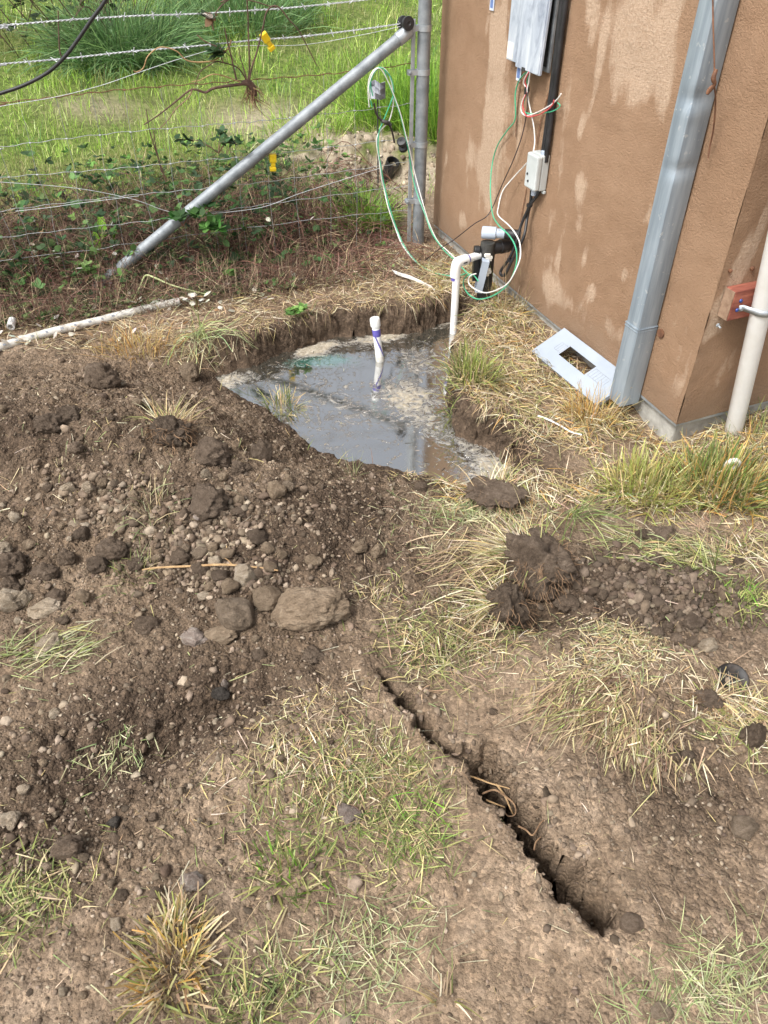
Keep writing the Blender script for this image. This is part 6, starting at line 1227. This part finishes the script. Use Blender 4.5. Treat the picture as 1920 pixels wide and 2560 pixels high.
# overturned sods
def sod(label, k, asp, seed, nroot, ngrass, gdir, depth=.8):
    x, y, z, dia = k; t_ = thing('overturned_sod', label, 'sod', (x, y, z))
    me = lump_mesh('soil_lump', 5, seed, .42, 1.3, .15, cut=4); o = link('soil_lump', me, M_SODSOIL, t_)
    o.scale = (dia, dia*depth, dia*asp); o.location = (0, 0, dia*asp*.20)
    pr = []; rr_ = random.Random(seed)
    for i in range(nroot):
        a = rr_.uniform(0, 6.28); e = rr_.uniform(-.5, .9); d = np.array((math.cos(a)*math.cos(e), math.sin(a)*math.cos(e)-.15, math.sin(e))); p = d*np.array((dia*.44, dia*depth*.44, dia*asp*.44))+np.array((0, 0, dia*asp*.20)); q = [p]
        v = d*.7
        for s in range(4): v = v+np.array((rr_.gauss(0, .4), rr_.gauss(0, .4), -.3+rr_.gauss(0, .25))); q.append(q[-1]+v/np.linalg.norm(v)*rr_.uniform(.006, .016))
        pr.append((q, rr_.uniform(.0004, .0008), 3))
    link('roots', tubes_mesh('roots', pr), M_ROOT, t_)
    if ngrass:
        n = ngrass; a = gdir+RNG.normal(0, .6, n); P = np.stack([np.cos(a)*dia*.36+RNG.normal(0, dia*.1, n), np.sin(a)*dia*depth*.36+RNG.normal(0, dia*.08, n), RNG.uniform(.1, .5, n)*dia*asp], -1)
        V = blades(P, a+RNG.normal(0, .35, n), RNG.normal(1.25, .3, n), RNG.normal(.7, .3, n), RNG.uniform(.05, .17, n), RNG.uniform(.002, .004, n), pal(STRAW+CUT[:2], n), 3)
        V, F_, C = V; link('grass_fringe', np_mesh('grass_fringe', V, F_, cols=C), M_STRAW, t_)
    return t_
M_SODSOIL = stone_mat('crumbly_sod_soil', (.092, .067, .048), (.165, .123, .090), (.265, .208, .158), 2.2)
sod('large overturned sod with hanging roots and a fringe of straw', (0.4349, 1.564, 0.0015, 0.2144), .95, 201, 190, 300, 2.6)
sod('smaller upright sod block in front of the large overturned sod', (0.3394, 1.439, -0.0387, 0.1258), 1.3, 202, 90, 160, 3.0)
sod('dark root ball with cut grass near the top of the spoil heap', (-0.6696, 1.997, 0.1809, 0.137), .75, 203, 120, 110, 1.6)
sod('low crumbly sod at the near corner of the pit', (0.3561, 1.882, 0.0399, 0.1652), .30, 204, 40, 60, 1.2)
sod('small sod with straw roots right of the straw mound', (0.7979, 1.125, 0.0064, 0.0689), .7, 205, 80, 30, .5)

# ---------------------------------------------------------------- odds and ends
tw = thing('dry_twig', 'long dry orange twig lying across the stones of the heap', 'twig', (-0.4679, 1.502, 0.0651))
P = [(-0.6793, 1.525, 0.0581), (-0.6377, 1.536, 0.054), (-0.5564, 1.536, 0.064), (-0.4689, 1.514, 0.095), (-0.4191, 1.516, 0.092), (-0.3574, 1.511, 0.0886), (-0.2895, 1.484, 0.1032)]; P = [(p[0], p[1], max(p[2], .5*(p[2]+.07))) for p in P]
tube('stem', P, [.0022, .0032, .0034, .0030, .0022], M_TWIG, tw, 6, 5, True)
tube('side_shoot', [P[4], (P[4][0]-.012, P[4][1]+.006, P[4][2]+.012), (P[4][0]-.022, P[4][1]+.012, P[4][2]+.016)], [.002, .001], M_TWIG, tw, 5, 3, True)
gp_ = thing('ground_pipe', 'long dirty white plastic pipe lying on the bank under the brambles', 'pipe', (-1.381, 3.007, 0.0024))
P = [(-2.127, 2.538, 0.0158), (-1.822, 2.753, 0.0147), (-1.685, 2.82, 0.017), (-1.603, 2.869, 0.02), (-1.447, 2.997, 0.0143), (-1.271, 3.104, 0.0134), (-1.133, 3.191, 0.0151), (-1.02, 3.254, 0.0182), (-0.9377, 3.296, 0.0179)]
tube('pipe', [(p[0], p[1], .5*p[2]+.012) for p in P], .0175, M_PVCDIRT, gp_, 16, 5, True)
for i in range(16):
    t = .10+.027*i; pp = smooth_path([(p[0], p[1], .5*p[2]+.012) for p in P], 40); j = int(t*len(pp)*1.35)
    if j+2 >= len(pp): break
    c = pp[j]; dvec = pp[j+2]-pp[j]; an = math.atan2(dvec[1], dvec[0])
    o = box('printed_mark', (-.005, -.0008, -.004), (.004+.004*(i % 2), .0008, .004), M_GREYSHEET, None); o.matrix_world = Matrix.Translation((c[0]+math.sin(an)*.0132, c[1]-math.cos(an)*.0132, c[2]+.0120)) @ Matrix.Rotation(an, 4, 'Z') @ Matrix.Rotation(R_(-42), 4, 'X')
    mw = o.matrix_world.copy(); o.parent = gp_; o.matrix_parent_inverse = Matrix.Translation(gp_.location).inverted(); o.matrix_basis = mw
ro = thing('pipe_offcut', 'short open end of white pipe pointing out of the brambles at the left', 'pipe', (-1.612, 3.032, 0.0103))
lathe('ring', [(.011, 0), (.017, 0), (.017, .05), (.011, .05), (.011, 0)], M_PVC, ro, 18, along((0, 0, .02), (-.1, .8, .15)))
ws = thing('plastic_strip', 'flat white plastic strip lying on the bank behind the pit', 'strip', (0.1453, 3.546, 0.0034))
bm = bmesh.new(); sp2 = [np.array(p) for p in [(0.049, 3.604, 0.0253), (0.0878, 3.579, 0.0212), (0.1358, 3.551, 0.0184), (0.1826, 3.503, 0.0159), (0.2277, 3.385, 0.0421)]]; rows = []
for p in sp2: rows.append([bm.verts.new(np.array((p[0]+dx, p[1]+dy, max(p[2], -.01)+dz))) for dx, dy, dz in ((-.008, .017, .007), (.008, -.017, .003), (.008, -.017, -.002), (-.008, .017, .002))])
for a, b in zip(rows, rows[1:]):
    for k in range(4): bm.faces.new((a[k], a[(k+1) % 4], b[(k+1) % 4], b[k]))
bm.faces.new(rows[0][::-1]); bm.faces.new(rows[-1]); world_child(link('strip', bm_mesh('strip', bm, False), M_PVC), ws)
cs2 = wire('wire_scrap', 'scrap of white and black cable lying in the dry grass', [(0.5541, 2.319, 0.0495), (0.5894, 2.295, 0.0481), (0.6302, 2.271, 0.0378), (0.6617, 2.244, 0.0316), (0.6971, 2.227, 0.0303)], .0032, M_WHITEW, 6, 'cable')
rg = thing('white_rag', 'small white rag caught on the orange-tipped grass tuft', 'rag', (1.15, 2.02, 0.0595))
tube('cloth', [(-.025, 0, -.01), (-.015, -.004, .012), (.002, -.006, .018), (.014, -.002, .006), (.012, .0, -.012), (.004, .002, -.024)], [.004, .010, .009, .011, .007, .003], M_RAG, rg, 7, 4)
bt = thing('black_rubber_disc', 'dark wet rubber end half sunk in the earth at the right', 'rubber', (0.8813, 1.194, 0.0042))
lathe('disc', [(0, .004), (.020, .002), (.028, .010), (.036, .012), (.042, .004), (.042, -.03), (0, -.03)], M_TYRE, bt, 24, Matrix.Translation((0, 0, .001)) @ Matrix.Rotation(R_(22), 4, 'X'))
# roots across the fissure
rt = thing('exposed_roots', 'thin brown roots spanning the upper part of the fissure', 'roots', (0.2751, 0.8714, 0))
for P in ([(0.179, 0.9404, -0.01), (0.2102, 0.9304, -0.01), (0.2408, 0.9175, -0.01), (0.2733, 0.9077, -0.01), (0.2846, 0.9038, -0.01)], [(0.2215, 0.8967, -0.02), (0.2497, 0.9065, -0.02), (0.2724, 0.8919, -0.02), (0.2907, 0.8727, -0.02), (0.2904, 0.8492, -0.02), (0.2739, 0.8446, -0.02), (0.2628, 0.8633, -0.02)], [(0.2574, 0.9269, -0.03), (0.2741, 0.8974, -0.03), (0.2824, 0.8686, -0.03), (0.2889, 0.8498, -0.03)], [(0.2894, 0.8115, 0), (0.3054, 0.8026, 0), (0.3183, 0.7911, 0), (0.3375, 0.816, 0), (0.3496, 0.8269, 0)], [(0.3201, 0.7685, -0.02), (0.327, 0.7859, -0.02), (0.3391, 0.7974, -0.02)], [(0.2291, 0.8823, -0.02), (0.2505, 0.8727, -0.02), (0.2693, 0.8652, -0.02)]):
    tube('root', P, [.0022, .0018, .001], random.choice((M_ROOT, M_TWIG)), rt, 5, 5, True)
# floating debris on the water
deb = []
x = RNG.uniform(-.75, .55, 900); y = RNG.uniform(1.95, 3.3, 900); m = (poly_sd(x, y, PIT) < -.02) & (RNG.uniform(0, 1, 900) < np.clip(.35+.8*fbm(x, y, .25, 2, 45), 0, 1)); x, y = x[m], y[m]; n = len(x)
o = blade_obj('floating_debris', [blades(np.stack([x, y, np.full(n, WATER_Z+.0015)], -1), RNG.uniform(0, 6.28, n), np.pi/2, 0, RNG.uniform(.004, .035, n), RNG.uniform(.0012, .004, n), pal([(.10, .08, .05), (.06, .05, .035), (.35, .30, .20), (.45, .40, .28)], n), 2, twist=0)], M_STRAW)
tag(o, 'bits of straw and leaf floating on the pit water', 'debris', kind='stuff')
